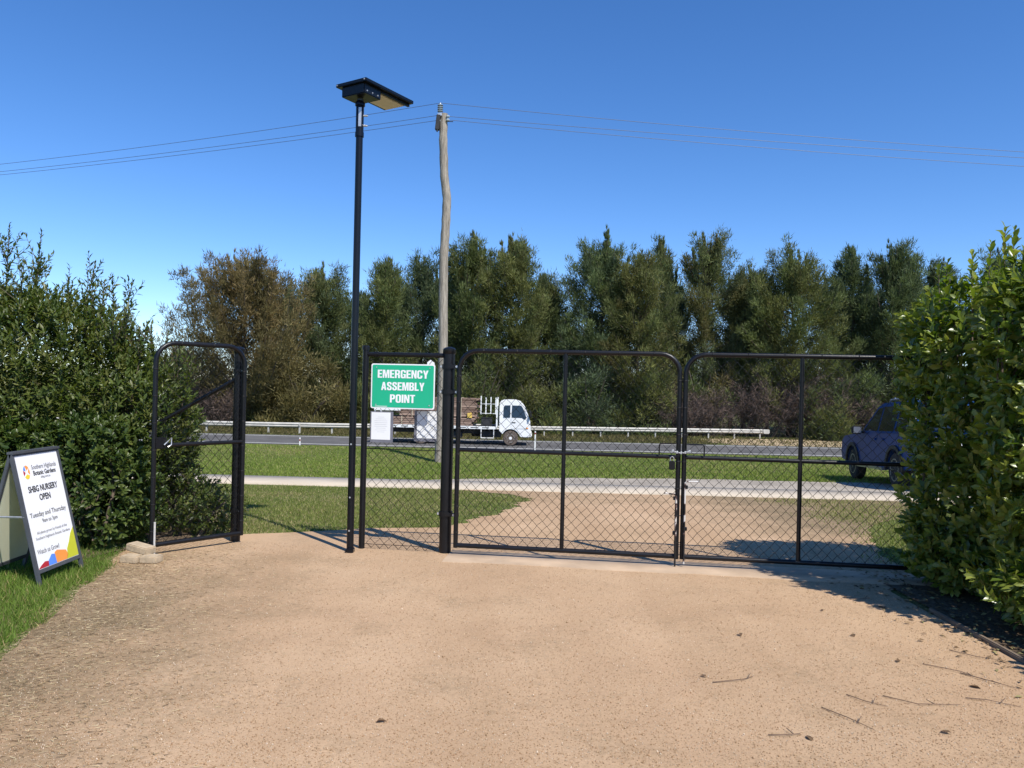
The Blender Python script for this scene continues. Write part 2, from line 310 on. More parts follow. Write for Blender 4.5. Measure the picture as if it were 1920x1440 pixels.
def m_ground():
    m, nt, n, l, b = newmat('lawn_soil')
    g = n.new('ShaderNodeNewGeometry')
    n1 = n.new('ShaderNodeTexNoise'); n1.inputs['Scale'].default_value = .55; n1.inputs['Detail'].default_value = 8; n1.inputs['Roughness'].default_value = .65; l.new(g.outputs['Position'], n1.inputs['Vector'])
    r = ramp(n, [(.3, (.095, .125, .032)), (.5, (.13, .15, .045)), (.7, (.21, .18, .08))]); l.new(n1.outputs[0], r.inputs[0])
    n2 = n.new('ShaderNodeTexNoise'); n2.inputs['Scale'].default_value = 45; n2.inputs['Detail'].default_value = 4; l.new(g.outputs['Position'], n2.inputs['Vector'])
    r2 = ramp(n, [(.3, (.5, .5, .5)), (.7, (1.3, 1.3, 1.3))]); l.new(n2.outputs[0], r2.inputs[0])
    mu = n.new('ShaderNodeMixRGB'); mu.blend_type = 'MULTIPLY'; mu.inputs[0].default_value = 1; l.new(r.outputs[0], mu.inputs[1]); l.new(r2.outputs[0], mu.inputs[2])
    l.new(mu.outputs[0], b.inputs['Base Color']); b.inputs['Roughness'].default_value = .95; b.inputs['Specular IOR Level'].default_value = .1
    bp = n.new('ShaderNodeBump'); bp.inputs['Strength'].default_value = .6; bp.inputs['Distance'].default_value = .03; l.new(n2.outputs[0], bp.inputs['Height']); l.new(bp.outputs[0], b.inputs['Normal'])
    return m
M['ground'] = m_ground()
def m_speckle(name, stops, s, rough=.9, bump=.3, dist=.005, big=None):
    m, nt, n, l, b = newmat(name)
    g = n.new('ShaderNodeNewGeometry')
    n2 = n.new('ShaderNodeTexNoise'); n2.inputs['Scale'].default_value = s; n2.inputs['Detail'].default_value = 6; n2.inputs['Roughness'].default_value = .7; l.new(g.outputs['Position'], n2.inputs['Vector'])
    r = ramp(n, stops); l.new(n2.outputs[0], r.inputs[0]); out = r.outputs[0]
    n3 = n.new('ShaderNodeTexNoise'); n3.inputs['Scale'].default_value = big or .8; n3.inputs['Detail'].default_value = 5; l.new(g.outputs['Position'], n3.inputs['Vector'])
    r3 = ramp(n, [(.3, (.75, .75, .75)), (.7, (1.15, 1.15, 1.15))]); l.new(n3.outputs[0], r3.inputs[0])
    mu = n.new('ShaderNodeMixRGB'); mu.blend_type = 'MULTIPLY'; mu.inputs[0].default_value = 1; l.new(out, mu.inputs[1]); l.new(r3.outputs[0], mu.inputs[2])
    l.new(mu.outputs[0], b.inputs['Base Color']); b.inputs['Roughness'].default_value = rough; b.inputs['Specular IOR Level'].default_value = .2
    bp = n.new('ShaderNodeBump'); bp.inputs['Strength'].default_value = bump; bp.inputs['Distance'].default_value = dist; l.new(n2.outputs[0], bp.inputs['Height']); l.new(bp.outputs[0], b.inputs['Normal'])
    return m
M['asphalt'] = m_speckle('asphalt', [(.3, (.085, .083, .082)), (.7, (.14, .136, .132))], 30)
M['shoulder'] = m_speckle('crushed_rock', [(.3, (.26, .22, .17)), (.7, (.46, .41, .34))], 25, dist=.02)
M['sand'] = m_speckle('sandy_verge', [(.3, (.36, .27, .16)), (.7, (.50, .39, .25))], 12, dist=.02)
M['mulch'] = m_speckle('garden_mulch', [(.3, (.06, .043, .028)), (.7, (.20, .145, .095))], 40, bump=.8, dist=.02)
def m_wood(name, a, bb, sc, stretch):
    m, nt, n, l, b = newmat(name)
    tc = n.new('ShaderNodeTexCoord'); mp = n.new('ShaderNodeMapping'); mp.inputs['Scale'].default_value = stretch; l.new(tc.outputs['Object'], mp.inputs[0])
    nz = n.new('ShaderNodeTexNoise'); nz.inputs['Scale'].default_value = sc; nz.inputs['Detail'].default_value = 8; nz.inputs['Roughness'].default_value = .7; l.new(mp.outputs[0], nz.inputs['Vector'])
    oi = n.new('ShaderNodeObjectInfo'); md = n.new('ShaderNodeMath'); md.operation = 'MULTIPLY_ADD'; md.inputs[1].default_value = .35; md.inputs[2].default_value = -.17; l.new(oi.outputs['Random'], md.inputs[0])
    ad = n.new('ShaderNodeMath'); l.new(nz.outputs[0], ad.inputs[0]); l.new(md.outputs[0], ad.inputs[1])
    r = ramp(n, [(.28, a), (.5, tuple((x + y) / 2 for x, y in zip(a, bb))), (.7, bb)]); l.new(ad.outputs[0], r.inputs[0]); l.new(r.outputs[0], b.inputs['Base Color'])
    b.inputs['Roughness'].default_value = .9; b.inputs['Specular IOR Level'].default_value = .15
    bp = n.new('ShaderNodeBump'); bp.inputs['Strength'].default_value = .9; bp.inputs['Distance'].default_value = .02; l.new(nz.outputs[0], bp.inputs['Height']); l.new(bp.outputs[0], b.inputs['Normal'])
    return m
M['polewood'] = m_wood('weathered_pole', (.06, .05, .04), (.44, .39, .32), 6, (5, 5, .35))
M['timber'] = m_wood('rough_timber', (.08, .045, .032), (.38, .27, .21), 3, (.4, 6, 6))

# ------------------------------------------------------------------ ground sheets
XS = np.array([-1500, -600, -250, -120, -60, -30, -15, -8, -4, 0, 4, 8, 15, 30, 60, 120, 250, 600, 1500.])
V = np.array([(x, y, z) for y, z in zip(GY, GZ) for x in XS]); nx = len(XS)
Fc = np.array([(j * nx + i, j * nx + i + 1, (j + 1) * nx + i + 1, (j + 1) * nx + i) for j in range(len(GY) - 1) for i in range(nx - 1)])
tag(link('ground', np_mesh('ground', V, Fc, smooth=True), M['ground']), kind='structure')
def rag(t, s, a):  # smooth pseudo-noise for ragged edges
    return a * (np.sin(t * 2.1 * s + 1.3) * .5 + np.sin(t * 5.3 * s + .4) * .3 + np.sin(t * 11.7 * s + 2.2) * .2 + np.sin(t * 23.1 * s) * .12)
def lawn_edge(y):      # left edge of the gravel in front of the gates
    return np.interp(y, [-12, 2, 3.7, 4.2, 5.2, 6.3, 6.7, 7.1], [-2.4, -2.4, -2.52, -2.72, -3.0, -3.2, -3.35, -3.4])
def drive_left(y):
    a = np.interp(y, [-12, 2, 3.7, 4.2, 5.2, 6.3, 6.7, 7.1, 7.6, 7.85, 8.25, 8.4, 9.0, 10, 11, 12, 12.6, 13.3, 14.0], [-2.4, -2.4, -2.52, -2.72, -3.0, -3.2, -3.35, -3.4, -3.0, -2.3, -1.5, -.75, -.45, -.1, .15, .35, .0, -.8, -.8])
    return a + rag(y, 1.2, .05) + np.where((y > 8.2) & (y < 13), rag(y, 3.1, .12), 0)
def drive_right(y):
    a = np.interp(y, [-12, 6.05, 6.3, 7, 8.7, 9.5, 10.5, 11.5, 12.4, 13, 14], [2.98, 2.98, 3.4, 3.5, 4.0, 4.5, 5.4, 6.0, 6.6, 8.0, 8.0])
    return a + np.where(y > 6.4, rag(y, 1.4, .08), 0)
def sheet_rows(name, ys, lf, rt, dz, m, ncol=10):
    ys = np.asarray(ys); L = lf(ys); Rr = rt(ys); t = np.linspace(0, 1, ncol)
    V = np.array([(L[j] + (Rr[j] - L[j]) * k, ys[j], gzf(ys[j]) + dz) for j in range(len(ys)) for k in t])
    Fc = np.array([(j * ncol + i, j * ncol + i + 1, (j + 1) * ncol + i + 1, (j + 1) * ncol + i) for j in range(len(ys) - 1) for i in range(ncol - 1)])
    return tag(link(name, np_mesh(name, V, Fc, smooth=True), m), kind='structure')
ysd = np.unique(np.concatenate([np.arange(-10, 2, .5), np.arange(2, 13.9, .0625)]))
sheet_rows('gravel_driveway', ysd, drive_left, drive_right, .006, M['gravel'])
sheet_rows('garden_bed', np.arange(-6, 6.26, .25), lambda y: 3.04 + 0 * y, lambda y: 7.5 + rag(y, .5, .3), .012, M['mulch'])
sheet_rows('shrub_bed', np.arange(6.5, 10.01, .25), lambda y: -9 + 0 * y, lambda y: np.interp(y, [6.5, 7, 7.4, 10], [-3.55, -3.3, -3.05, -3.3]) + rag(y, 1, .1), .010, M['mulch'])
# footpath: near edge recedes slightly towards the left
def path_near(x): return 13.35 - .075 * (x - 0) * .6
xs = np.arange(-40, 40.1, .5); V = []; 
for x in xs:
    y0 = path_near(x); y1 = y0 + 1.75
    for y, dz in ((y0, -.03), (y0, .02), ((y0 + y1) / 2, .026), (y1, .02), (y1, -.03)): V.append((x, y, gzf(y) + dz))
Fc = [(i * 5 + k, (i + 1) * 5 + k, (i + 1) * 5 + k + 1, i * 5 + k + 1) for i in range(len(xs) - 1) for k in range(4)]
path = tag(link('footpath', np_mesh('footpath', V, Fc), M['concrete']), kind='structure')
# crushed rock parking strip beyond the path
xs = np.arange(-2.2, 30, .25); V = []; nc = 8
for x in xs:
    y0 = path_near(x) + 1.6; wdt = np.interp(x, [-2.2, -.8, 1.5, 5, 30], [.05, .9, 2.0, 2.6, 2.8]) + rag(x, .8, .22)
    for k in range(nc): y = y0 + max(wdt, .1) * k / (nc - 1); V.append((x, y, gzf(y) + .009))
Fc = [(i * nc + k, (i + 1) * nc + k, (i + 1) * nc + k + 1, i * nc + k + 1) for i in range(len(xs) - 1) for k in range(nc - 1)]
tag(link('gravel_shoulder', np_mesh('gravel_shoulder', V, Fc), M['shoulder']), kind='structure')
# road
def flat(name, x0, x1, y0, y1, dz, m, parent=None, n=60):
    ys = [y0] + [y for y in GY if y0 < y < y1] + [y1]; xs = np.linspace(x0, x1, n)
    V = [(x, y, gzf(y) + dz) for y in ys for x in xs]; Fc = [(j * n + i, j * n + i + 1, (j + 1) * n + i + 1, (j + 1) * n + i) for j in range(len(ys) - 1) for i in range(n - 1)]
    return link(name, np_mesh(name, V, Fc), m, parent)
road = tag(flat('road', -300, 300, 41.6, 48.7, .012, M['asphalt'], n=20), kind='structure')
flat('edge_line', -300, 300, 42.2, 42.36, .017, M['linepaint'], road, 10); flat('edge_line', -300, 300, 47.75, 47.9, .017, M['linepaint'], road, 10)
ys = np.arange(49, 57.1, .25)
sheet_rows('sandy_verge', ys, lambda y: 12 + 3 * np.abs(y - 52) / 4 + rag(y, .9, 1.2), lambda y: 34 + rag(y, .7, 2), .012, M['sand'], 14)

# gate line
GA = Vector((-.475, 6.95, 0)); GB = Vector((3.46, 6.43, 0)); gdir = (GB - GA).normalized(); gnor = Vector((gdir.y, -gdir.x, 0))
gang = math.atan2(gdir.y, gdir.x); MEET = GA + gdir * 1.945
n = 24; tv = []
for i in range(n + 1):
    p = GA + gdir * (4.05 * i / n - .06); w0 = .26 + float(rag(i * .17, 2, .03)); w1 = .16
    tv += [tuple(p + gnor * w0 + Vector((0, 0, -.02))), tuple(p + gnor * w0 + Vector((0, 0, .012))), tuple(p - gnor * w1 + Vector((0, 0, .016))), tuple(p - gnor * w1 + Vector((0, 0, -.03)))]
tf = [(i * 4 + k, (i + 1) * 4 + k, (i + 1) * 4 + k + 1, i * 4 + k + 1) for i in range(n) for k in range(3)]
tag(link('concrete_threshold', np_mesh('concrete_threshold', tv, tf), M['threshold']), kind='structure')
ed = tag(bpy.data.objects.new('timber_edging', None), kind='structure')
COL.objects.link(ed); ed.location = (3.0, 0, 0)
for i in range(4):
    MB().box((0.012 * math.sin(i * 2.1), -1.5 + i * 2.0, .008), (.03, 1.99, .05), Matrix.Rotation(.008 * math.cos(i * 3), 3, 'Z')).build('board', M['edging'], ed, .006)

# ------------------------------------------------------------------ chain link and gates
def chain_mesh(W_, H_, inside, a=.086, b=.09, r=.0026):
    V = []; Fq = []; nI = int(W_ / (a / 2)) + 1; nJ = int(H_ / (b / 2)) + 1
    for i in range(-1, nI):
        run = []
        def flush():
            nonlocal run
            if len(run) >= 2:
                base = len(V); P = [np.array(p) for p in run]
                for k, p in enumerate(P):
                    t = P[min(k + 1, len(P) - 1)] - P[max(k - 1, 0)]; t /= np.linalg.norm(t)
                    s_ = np.array((t[2], 0, -t[0])) ; yv = np.array((0, 1., 0))
                    for q in range(3):
                        an = 2 * PI * q / 3; V.append(p + (s_ * math.cos(an) + yv * math.sin(an)) * r * 1.15)
                for k in range(len(P) - 1):
                    for q in range(3): Fq.append((base + k * 3 + q, base + k * 3 + (q + 1) % 3, base + (k + 1) * 3 + (q + 1) % 3, base + (k + 1) * 3 + q))
            run = []
        for j in range(nJ + 1):
            x = (i + ((i + j) % 2)) * a / 2; z = j * b / 2
            if inside(x, z): run.append((x + .004 * math.sin(j * 1.7 + i * .9), .0025 * (1 if (i + j) % 2 else -1), z + .003 * math.sin(i * 1.3 + j)))
            else: flush()
        flush()
    return np_mesh('chain_link_mesh', V, Fq)
def gate(name, loc, rz, W_, label, mid_stile=True, zb=.075, zt=1.845, zm=.955, stile_at=.49, round_right=True, hinge_side=0):
    g = thing(name, loc, label, 'gate', rz); rad = .17; fr = .021
    def arc(cx, cz, a0, a1): return [(cx + rad * math.cos(a0 + (a1 - a0) * k / 6), 0, cz + rad * math.sin(a0 + (a1 - a0) * k / 6)) for k in range(7)]
    pts = [(0, 0, zb)] + arc(rad, zt - rad, PI, PI / 2) + arc(W_ - rad, zt - rad, PI / 2, 0) + [(W_, 0, zb)]
    MB().tube(pts, fr, 10).build('frame', M['black'], g, smooth=True)
    MB().tube([(fr * .5, 0, zb + fr), (W_ - fr * .5, 0, zb + fr)], fr, 10).build('bottom_rail', M['black'], g, smooth=True)
    MB().tube([(fr * .5, 0, zm), (W_ - fr * .5, 0, zm)], .018, 10).build('mid_rail', M['black'], g, smooth=True)
    if mid_stile: MB().tube([(W_ * stile_at, 0, zb + fr), (W_ * stile_at, 0, zt)], .0185, 10).build('mid_stile', M['black'], g, smooth=True)
    def inside(x, z):
        z += zb
        if not (0.004 < x < W_ - .004 and z < zt - .006): return False
        for cx, s_ in ((rad, -1), (W_ - rad, 1)):
            if z > zt - rad and (x - cx) * s_ > 0 and math.hypot(x - cx, z - zt + rad) > rad - .005: return False
        return True
    c = link('chain_link_mesh', chain_mesh(W_, zt - zb, inside), M['blackmesh'], g); c.location = (0, 0.012, zb); c['kind'] = 'stuff'
    # tie wires round the frame
    for k in range(7):
        z = zb + .14 + k * (zt - zb - .3) / 6.3
        for x in (0, W_): MB().lathe([(fr + .002, -.004), (fr + .004, 0), (fr + .002, .004)], (x, 0, z), 'z', 10).build('tie_wire', M['blackmesh'], g)
    for k in range(int(W_ / .3)):
        x = .22 + k * .3
        if x < W_ - .2: MB().lathe([(fr + .002, -.004), (fr + .004, 0), (fr + .002, .004)], (x, 0, zt), 'x', 10).build('tie_wire', M['blackmesh'], g)
    return g
L1 = 1.945; L2 = 1.97
gl = gate('driveway_gate', GA + Vector((0, 0, .0)), gang, L1, 'black chain-link driveway gate leaf hung on the thick black gate post')
gr_ = gate('driveway_gate', MEET + gdir * .05, gang, L2, 'black chain-link driveway gate leaf ending in the glossy broad-leaved shrub')
# handles, drop bolts, worn paint
def uhandle(g, x0, x1, z0, z1):
    MB().tube([(x0, -.03, z0), (x0, -.03, z1 - .012), (x0 + .012 * (1 if x1 > x0 else -1), -.03, z1), (x1, -.03, z1)], .006, 6).build('pull_handle', M['black'], g, smooth=True)
uhandle(gl, L1 - .165, L1 - .015, .97, 1.07); uhandle(gr_, .165, .015, .97, 1.07)
MB().tube([(L1 - .012, -.032, .015), (L1 - .012, -.032, .62), (L1 - .02, -.035, .635), (L1 - .115, -.04, .645)], .0075, 8).build('drop_bolt', M['chipped'], gl, smooth=True)
MB().tube([(.012, -.032, .04), (.012, -.032, .74), (.03, -.035, .75), (.12, -.04, .752)], .0075, 8).build('drop_bolt', M['chipped'], gr_, smooth=True)
for z in (.30, .60): MB().box((L1 - .02, -.02, z), (.034, .03, .03)).build('bolt_guide', M['black'], gl, .003)
for z in (.34, .70): MB().box((.018, -.02, z), (.034, .03, .03)).build('bolt_guide', M['black'], gr_, .003)
ch = MB()
for k in range(9):
    a = k / 8; p = Vector((L1 - .05 + .14 * a, -.035 - .01 * math.sin(a * PI), 1.01 - .015 * math.sin(a * PI)))
    ch.lathe([(.010, -.0035), (.013, 0), (.010, .0035)], tuple(p), 'yz'[k % 2], 8)
ch.build('chain', M['zinc'], gl, smooth=True)
pl = MB().box((L1 - .055, -.04, .885), (.05, .028, .075)).build('padlock', M['black'], gl, .006)
MB().tube([(L1 - .07, -.04, .92), (L1 - .07, -.04, .95), (L1 - .055, -.04, .962), (L1 - .04, -.04, .95), (L1 - .04, -.04, .92)], .004, 6).build('shackle', M['zinc'], pl, smooth=True)

def post(name, loc, r, h, label, cap=True, m='black'):
    t = thing(name, loc, label, 'post')
    MB().tube([(0, 0, -.2), (0, 0, h)], r, 18).build('shaft', M[m], t, smooth=True)
    MB().lathe([(r + .002, -.045), (r + .006, -.04), (r + .006, 0), (r * .8, .012), (r * .3, .02)], (0, 0, h), 'z', 18).build('cap', M[m], t, smooth=True)
    return t
GP = Vector((-.578, 7.06, 0))
gp = post('gate_post', GP, .054, 1.86, 'thick black steel gate post between the green sign and the driveway gate')
def hinge(t, z, dx, dy):
    r = .058
    h = MB().lathe([(r, -.022), (r + .006, -.022), (r + .006, .022), (r, .022)], (0, 0, z), 'z', 18).box((dx * .6, dy * .6, z), (abs(dx) * 1.1 + .02, .014, .03)).build('hinge_band', M['black'], t, smooth=False)
    MB().lathe([(.011, -.012), (.011, .012)], (dx * .75, dy * .6 - .012, z), 'y', 8).build('hinge_bolt', M['zinc'], h)
    MB().lathe([(.01, -.01), (.01, .012)], (-r - .012, -.01, z), 'y', 8).build('hinge_bolt', M['zinc'], h)
for z in (1.70, 1.47, .36): hinge(gp, z, .1, -.1)
# fixed panel between the lamp and the gate post
P0 = Vector((-1.358, 7.16, 0)); P1 = GP - Vector((.05, 0, 0)); pd = (P1 - P0); PW = pd.length
fp = thing('fence_panel', P0, 'narrow fixed chain-link fence panel carrying the green sign', 'fence', math.atan2(pd.y, pd.x))
MB().tube([(0, 0, -.15), (0, 0, 1.86)], .028, 14).build('line_post', M['black'], fp, smooth=True)
MB().lathe([(.03, -.03), (.033, -.03), (.033, 0), (.02, .012)], (0, 0, 1.87), 'z', 14).build('post_cap', M['black'], fp, smooth=True)
MB().tube([(0, 0, 1.80), (PW, 0, 1.80)], .021, 10).build('top_rail', M['black'], fp, smooth=True)
MB().tube([(0, -.012, .93), (PW, -.012, .93)], .004, 6).build('tension_wire', M['blackmesh'], fp)
MB().tube([(0, -.012, .05), (PW, -.012, .05)], .003, 6).build('tension_wire', M['blackmesh'], fp)
for x in (.10, PW - .06): MB().lathe([(.022, -.018), (.026, -.018), (.026, .018), (.022, .018)], (x, 0, 1.80), 'x', 10).build('rail_clamp', M['black'], fp)
c = link('chain_link_mesh', chain_mesh(PW, 1.80, lambda x, z: 0 < x < PW and z < 1.79), M['blackmesh'], fp); c.location = (0, 0, .012); c['kind'] = 'stuff'

# pedestrian gate, open, with its post and stay
PG = Vector((-2.52, 7.28, 0)); PE = Vector((-3.07, 6.66, 0)); pgd = PG - PE
pg = gate('pedestrian_gate', PE, math.atan2(pgd.y, pgd.x), pgd.length, 'black chain-link pedestrian gate standing open against the dense left shrubs', mid_stile=False)
MB().tube([(.006, -.035, .0), (.006, -.035, .12), (.006, -.036, .30)], .009, 8).build('drop_bolt', M['wornzinc'], pg, smooth=True)
la = MB().box((.05, .0, .975), (.10, .05, .10)).build('latch', M['black'], pg, .006)
MB().tube([(.07, -.04, .96), (.10, -.045, .99), (.13, -.045, 1.02), (.13, -.045, .96), (.10, -.045, .94)], .006, 6).build('latch_fork', M['zinc'], la, smooth=True)
fpost = post('hinge_post', (-2.60, 7.36, 0), .045, 1.83, 'black steel hinge post behind the open pedestrian gate')
MB().tube([(-.01, 0.0, 1.55), (-2.75, .1, -.05)], .02, 10).build('diagonal_stay', M['black'], fpost, smooth=True)
for z in (1.62, .3):
    h = MB().lathe([(.046, -.02), (.052, -.02), (.052, .02), (.046, .02)], (0, 0, z), 'z', 16).box((.04, -.05, z), (.06, .012, .028)).build('hinge_band', M['black'], fpost)
    MB().lathe([(.009, -.015), (.009, .01)], (.06, -.06, z), 'y', 8).build('hinge_bolt', M['zinc'], h)

# ------------------------------------------------------------------ notices
SX0, SX1 = -1.292, -.700; sy = 7.085 - .03
sg = thing('emergency_sign', ((SX0 + SX1) / 2, sy, 1.51), 'green and white emergency assembly point sign on the narrow fence panel', 'sign', math.atan2(pd.y, pd.x))
def rrect(w, h, r, n=5):
    o = []
    for cx, cz, a0 in ((w / 2 - r, h / 2 - r, 0), (-w / 2 + r, h / 2 - r, PI / 2), (-w / 2 + r, -h / 2 + r, PI), (w / 2 - r, -h / 2 + r, 3 * PI / 2)):
        for k in range(n + 1): a = a0 + PI / 2 * k / n; o.append((cx + r * math.cos(a), cz + r * math.sin(a)))
    return o
MB().prism(rrect(.598, .410, .018), 0, .004).build('board', M['signwhite'], sg)
MB().prism(rrect(.576, .388, .014), -.0012, .0).build('green_field', M['green'], sg)
for s_, z, w in (('EMERGENCY', .112, .475), ('ASSEMBLY', 0.0, .405), ('POINT', -.112, .235)):
    block_text('lettering', s_, .074, w, M['signwhite'], sg, z, -.002)
MB().box((-.20, -.0016, -.185), (.115, .0006, .005)).build('fine_print', M['signwhite'], sg)
for x in (-.25, .25):
    for z in (-.17, .17): MB().lathe([(.006, -.003), (.004, -.005), (.004, .05)], (x, 0, z), 'y', 8).build('fixing_screw', M['zinc'], sg)
tg = MB().prism([(-.035, 0), (.035, .0), (.03, .03), (-.005, .055), (-.035, .03)], 0, .002).build('plastic_tag', M['paper'])
tg.location = (-.745, sy + .022, 1.705); tag(tg, 'small white plastic tag above the green sign corner', 'tag')
def notice(name, x, z, y, label, back=False):
    t = thing(name, (x, y, z), label, 'notice', math.atan2(pd.y, pd.x))
    MB().prism(rrect(.215, .285, .004), 0, .0015).build('plastic_sleeve', M['sleeve'], t)
    if not back:
        MB().box((-.008, -.001, .008), (.18, .0012, .25)).build('paper_sheet', M['paper'], t)
        for k in range(9):
            w = (.06, .1, .12, .12, .11, .12, .09, .11, .07)[k]
            MB().box((-.008, -.0019, .09 - k * .017), (w, .0004, .0025)).build('printed_line', M['paleink'], t)
    else: MB().box((.01, -.001, .012), (.185, .0012, .25)).build('paper_sheet', M['paper'], t)
    return t
notice('paper_notice', -1.185, 1.135, 7.085, 'white printed notice in a sleeve on the fence front below the green sign')
notice('paper_notice', -.785, 1.150, 7.112, 'blank white sheet fixed behind the chain-link next to the gate post', True)
# ------------------------------------------------------------------ solar lamp
LP = Vector((-1.432, 7.0, 0))
lt = thing('solar_street_lamp', LP, 'slim black solar street lamp at the narrow fence panel', 'street lamp')
MB().tube([(0, 0, -.3), (0, 0, 4.02)], .0315, 18).build('pole', M['polegloss'], lt, smooth=True)
MB().box((.005, -.02, .02), (.07, .09, .05)).build('foot', M['polegloss'], lt, .008)
MB().lathe([(.034, 3.76), (.04, 3.76), (.04, 3.80), (.036, 3.80), (.036, 4.05), (.03, 4.06)], (0, 0, 0), 'z', 16).build('sleeve', M['polegloss'], lt, smooth=True)
MB().box((.008, -.036, 3.93), (.026, .004, .17)).build('rating_plate', M['zinc'], lt)
for z in (3.86, 3.95): MB().lathe([(.009, .03), (.009, .065), (.006, .065), (.006, .075)], (0, -.005, z), 'x', 8).build('clamp_bolt', M['zinc'], lt, smooth=True)
for z in (.98, .5, .2): MB().lathe([(.008, -.036), (.006, -.03)], (-.005, 0, z), 'y', 8).build('rivet', M['zinc'], lt)
ang = math.atan2(.85, .53); hr = Matrix.Rotation(ang, 3, 'Z')   # head long axis
def hb(name, c, d, m, parent, bev=.004):
    cc = hr @ Vector(c) + Vector((-.022, -.02, 0)); return MB().box(cc, d, hr).build(name, M[m], parent, bev)
head = hb('lamp_head', (.24, 0, 4.215), (.66, .365, .03), 'polegloss', lt)
hb('solar_panel', (.24, 0, 4.2345), (.62, .33, .006), 'glass', head, .001)
hb('battery_box', (.045, -.005, 4.155), (.22, .275, .09), 'polegloss', head, .006)
hb('led_plate', (.37, 0.02, 4.192), (.33, .22, .016), 'led', head, .002)
hb('side_rib', (.36, -.13, 4.188), (.40, .025, .022), 'polegloss', head, .002)
MB().lathe([(.045, 4.04), (.045, 4.065), (.028, 4.085), (.03, 4.10)], (0, 0, 0), 'z', 14).build('swivel', M['polegloss'], head, smooth=True)
for c in ((-.092, .165, 4.215), (-.092, -.165, 4.215), (-.03, -.144, 4.135), (.04, -.144, 4.135), (.11, -.144, 4.135)):
    cc = hr @ Vector(c) + Vector((-.022, -.02, 0)); MB().box(cc, (.014, .014, .014), hr).build('bolt', M['zinc'], head, .004)

# ------------------------------------------------------------------ power pole and lines
D = 22.0; pp = [(832, 214), (831, 262), (833, 330), (838, 372), (836, 420), (832, 480), (831, 560), (831, 650), (828, 760), (823, 868), (822, 900)]
pw = [at(a, b, D) for a, b in pp][::-1]
base = Vector((pw[1].x, D, gzf(D)))
wp = thing('power_pole', base, 'crooked grey wooden power pole on the grass bank', 'power pole')
pts = []; rs = []
for i in range(len(pw) - 1):
    for k in range(6):
        a = k / 6; pts.append(pw[i].lerp(pw[i + 1], a) - base); 
pts.append(pw[-1] - base)
for i, p in enumerate(pts): rs.append(.137 - .022 * i / len(pts) + .004 * math.sin(i * 1.9) + .003 * math.sin(i * 4.1))
MB().tube(pts, .13, 16, rs=rs).build('shaft', M['polewood'], wp, smooth=True)
top = pts[-1]
ins = MB()
prof = [(.018, 0)]
for k in range(4): prof += [(.03, .05 + k * .055), (.085, .055 + k * .055), (.05, .085 + k * .055), (.03, .09 + k * .055)]
ins.lathe(prof + [(.02, .29)], (top.x - .09, top.y - .12, top.z - .02), 'z', 14); ins.build('insulator', M['porcelain'], wp, smooth=True)
MB().box((top.x - .1, top.y - .1, top.z - .05), (.12, .12, .10)).build('bracket', M['zinc'], wp, .01)
MB().box((top.x - .15, top.y - .10, top.z - .28), (.11, .16, .42), Matrix.Rotation(.1, 3, 'Y')).build('fuse_box', M['darksteel'], wp, .01)
MB().tube([(top.x - .16, top.y - .16, top.z - .48), (top.x - .16, top.y - .16, top.z - .56)], .02, 8).build('fuse_tail', M['darksteel'], wp)
MB().tube([(top.x + .1, top.y - .1, top.z - .24), (top.x + .28, top.y - .1, top.z - .24)], .012, 6).build('spur_bracket', M['darksteel'], wp)
for nm, dz, dx in (('side_insulator', -.08, -.13), ('side_insulator', -.22, -.13), ('side_insulator', -.1, .13), ('side_insulator', -.2, .13)):
    MB().lathe([(.02, -.05), (.04, -.03), (.04, .03), (.02, .05)], (top.x + dx, top.y - .1, top.z + dz), 'x', 10).build(nm, M['porcelain'], wp, smooth=True)
tw = base + top
def wire(p0, q, d, label):
    p1 = at(*q, d); run = Vector((p1.x - p0.x, p1.y - p0.y, 0)); s1 = run.length; L = 55.0
    # sag parabola through both points, level ends
    a = (p0.z - p1.z) / (s1 * (L - s1)); u = run.normalized()
    pts = []
    for k in range(37):
        s_ = L * k / 36; pts.append(Vector((u.x * s_, u.y * s_, -a * s_ * (L - s_))))
    o = MB().tube(pts, .0065, 5).build('power_line', M['aframe'])
    o.location = p0; tag(o, label, 'power line')
ix = Vector((-.09, -.12, .27)); ys_ = 'power pole towards the open-gate side'
wire(tw + ix, (0, 308), 26.0, 'topmost thin cable from the pole over the open pedestrian gate side')
wire(tw + Vector((-.18, -.1, -.08)), (0, 322), 26.0, 'middle thin cable from the pole over the open pedestrian gate side')
wire(tw + Vector((-.18, -.1, -.22)), (0, 328), 26.0, 'lowest thin cable from the pole over the open pedestrian gate side')
wire(tw + ix, (1920, 285), 23.0, 'topmost thin cable from the pole over the closed driveway gates')
wire(tw + Vector((.18, -.1, -.1)), (1920, 296), 23.0, 'middle thin cable from the pole over the closed driveway gates')
wire(tw + Vector((.18, -.1, -.2)), (1920, 312), 23.0, 'lowest thin cable from the pole over the closed driveway gates')

# ------------------------------------------------------------------ sandwich board
AF = Vector((-3.645, 5.92, 0)); T = .96
af = thing('sandwich_board', AF, 'white-faced folding sandwich board with nursery lettering standing on the lawn', 'sign', R(0))
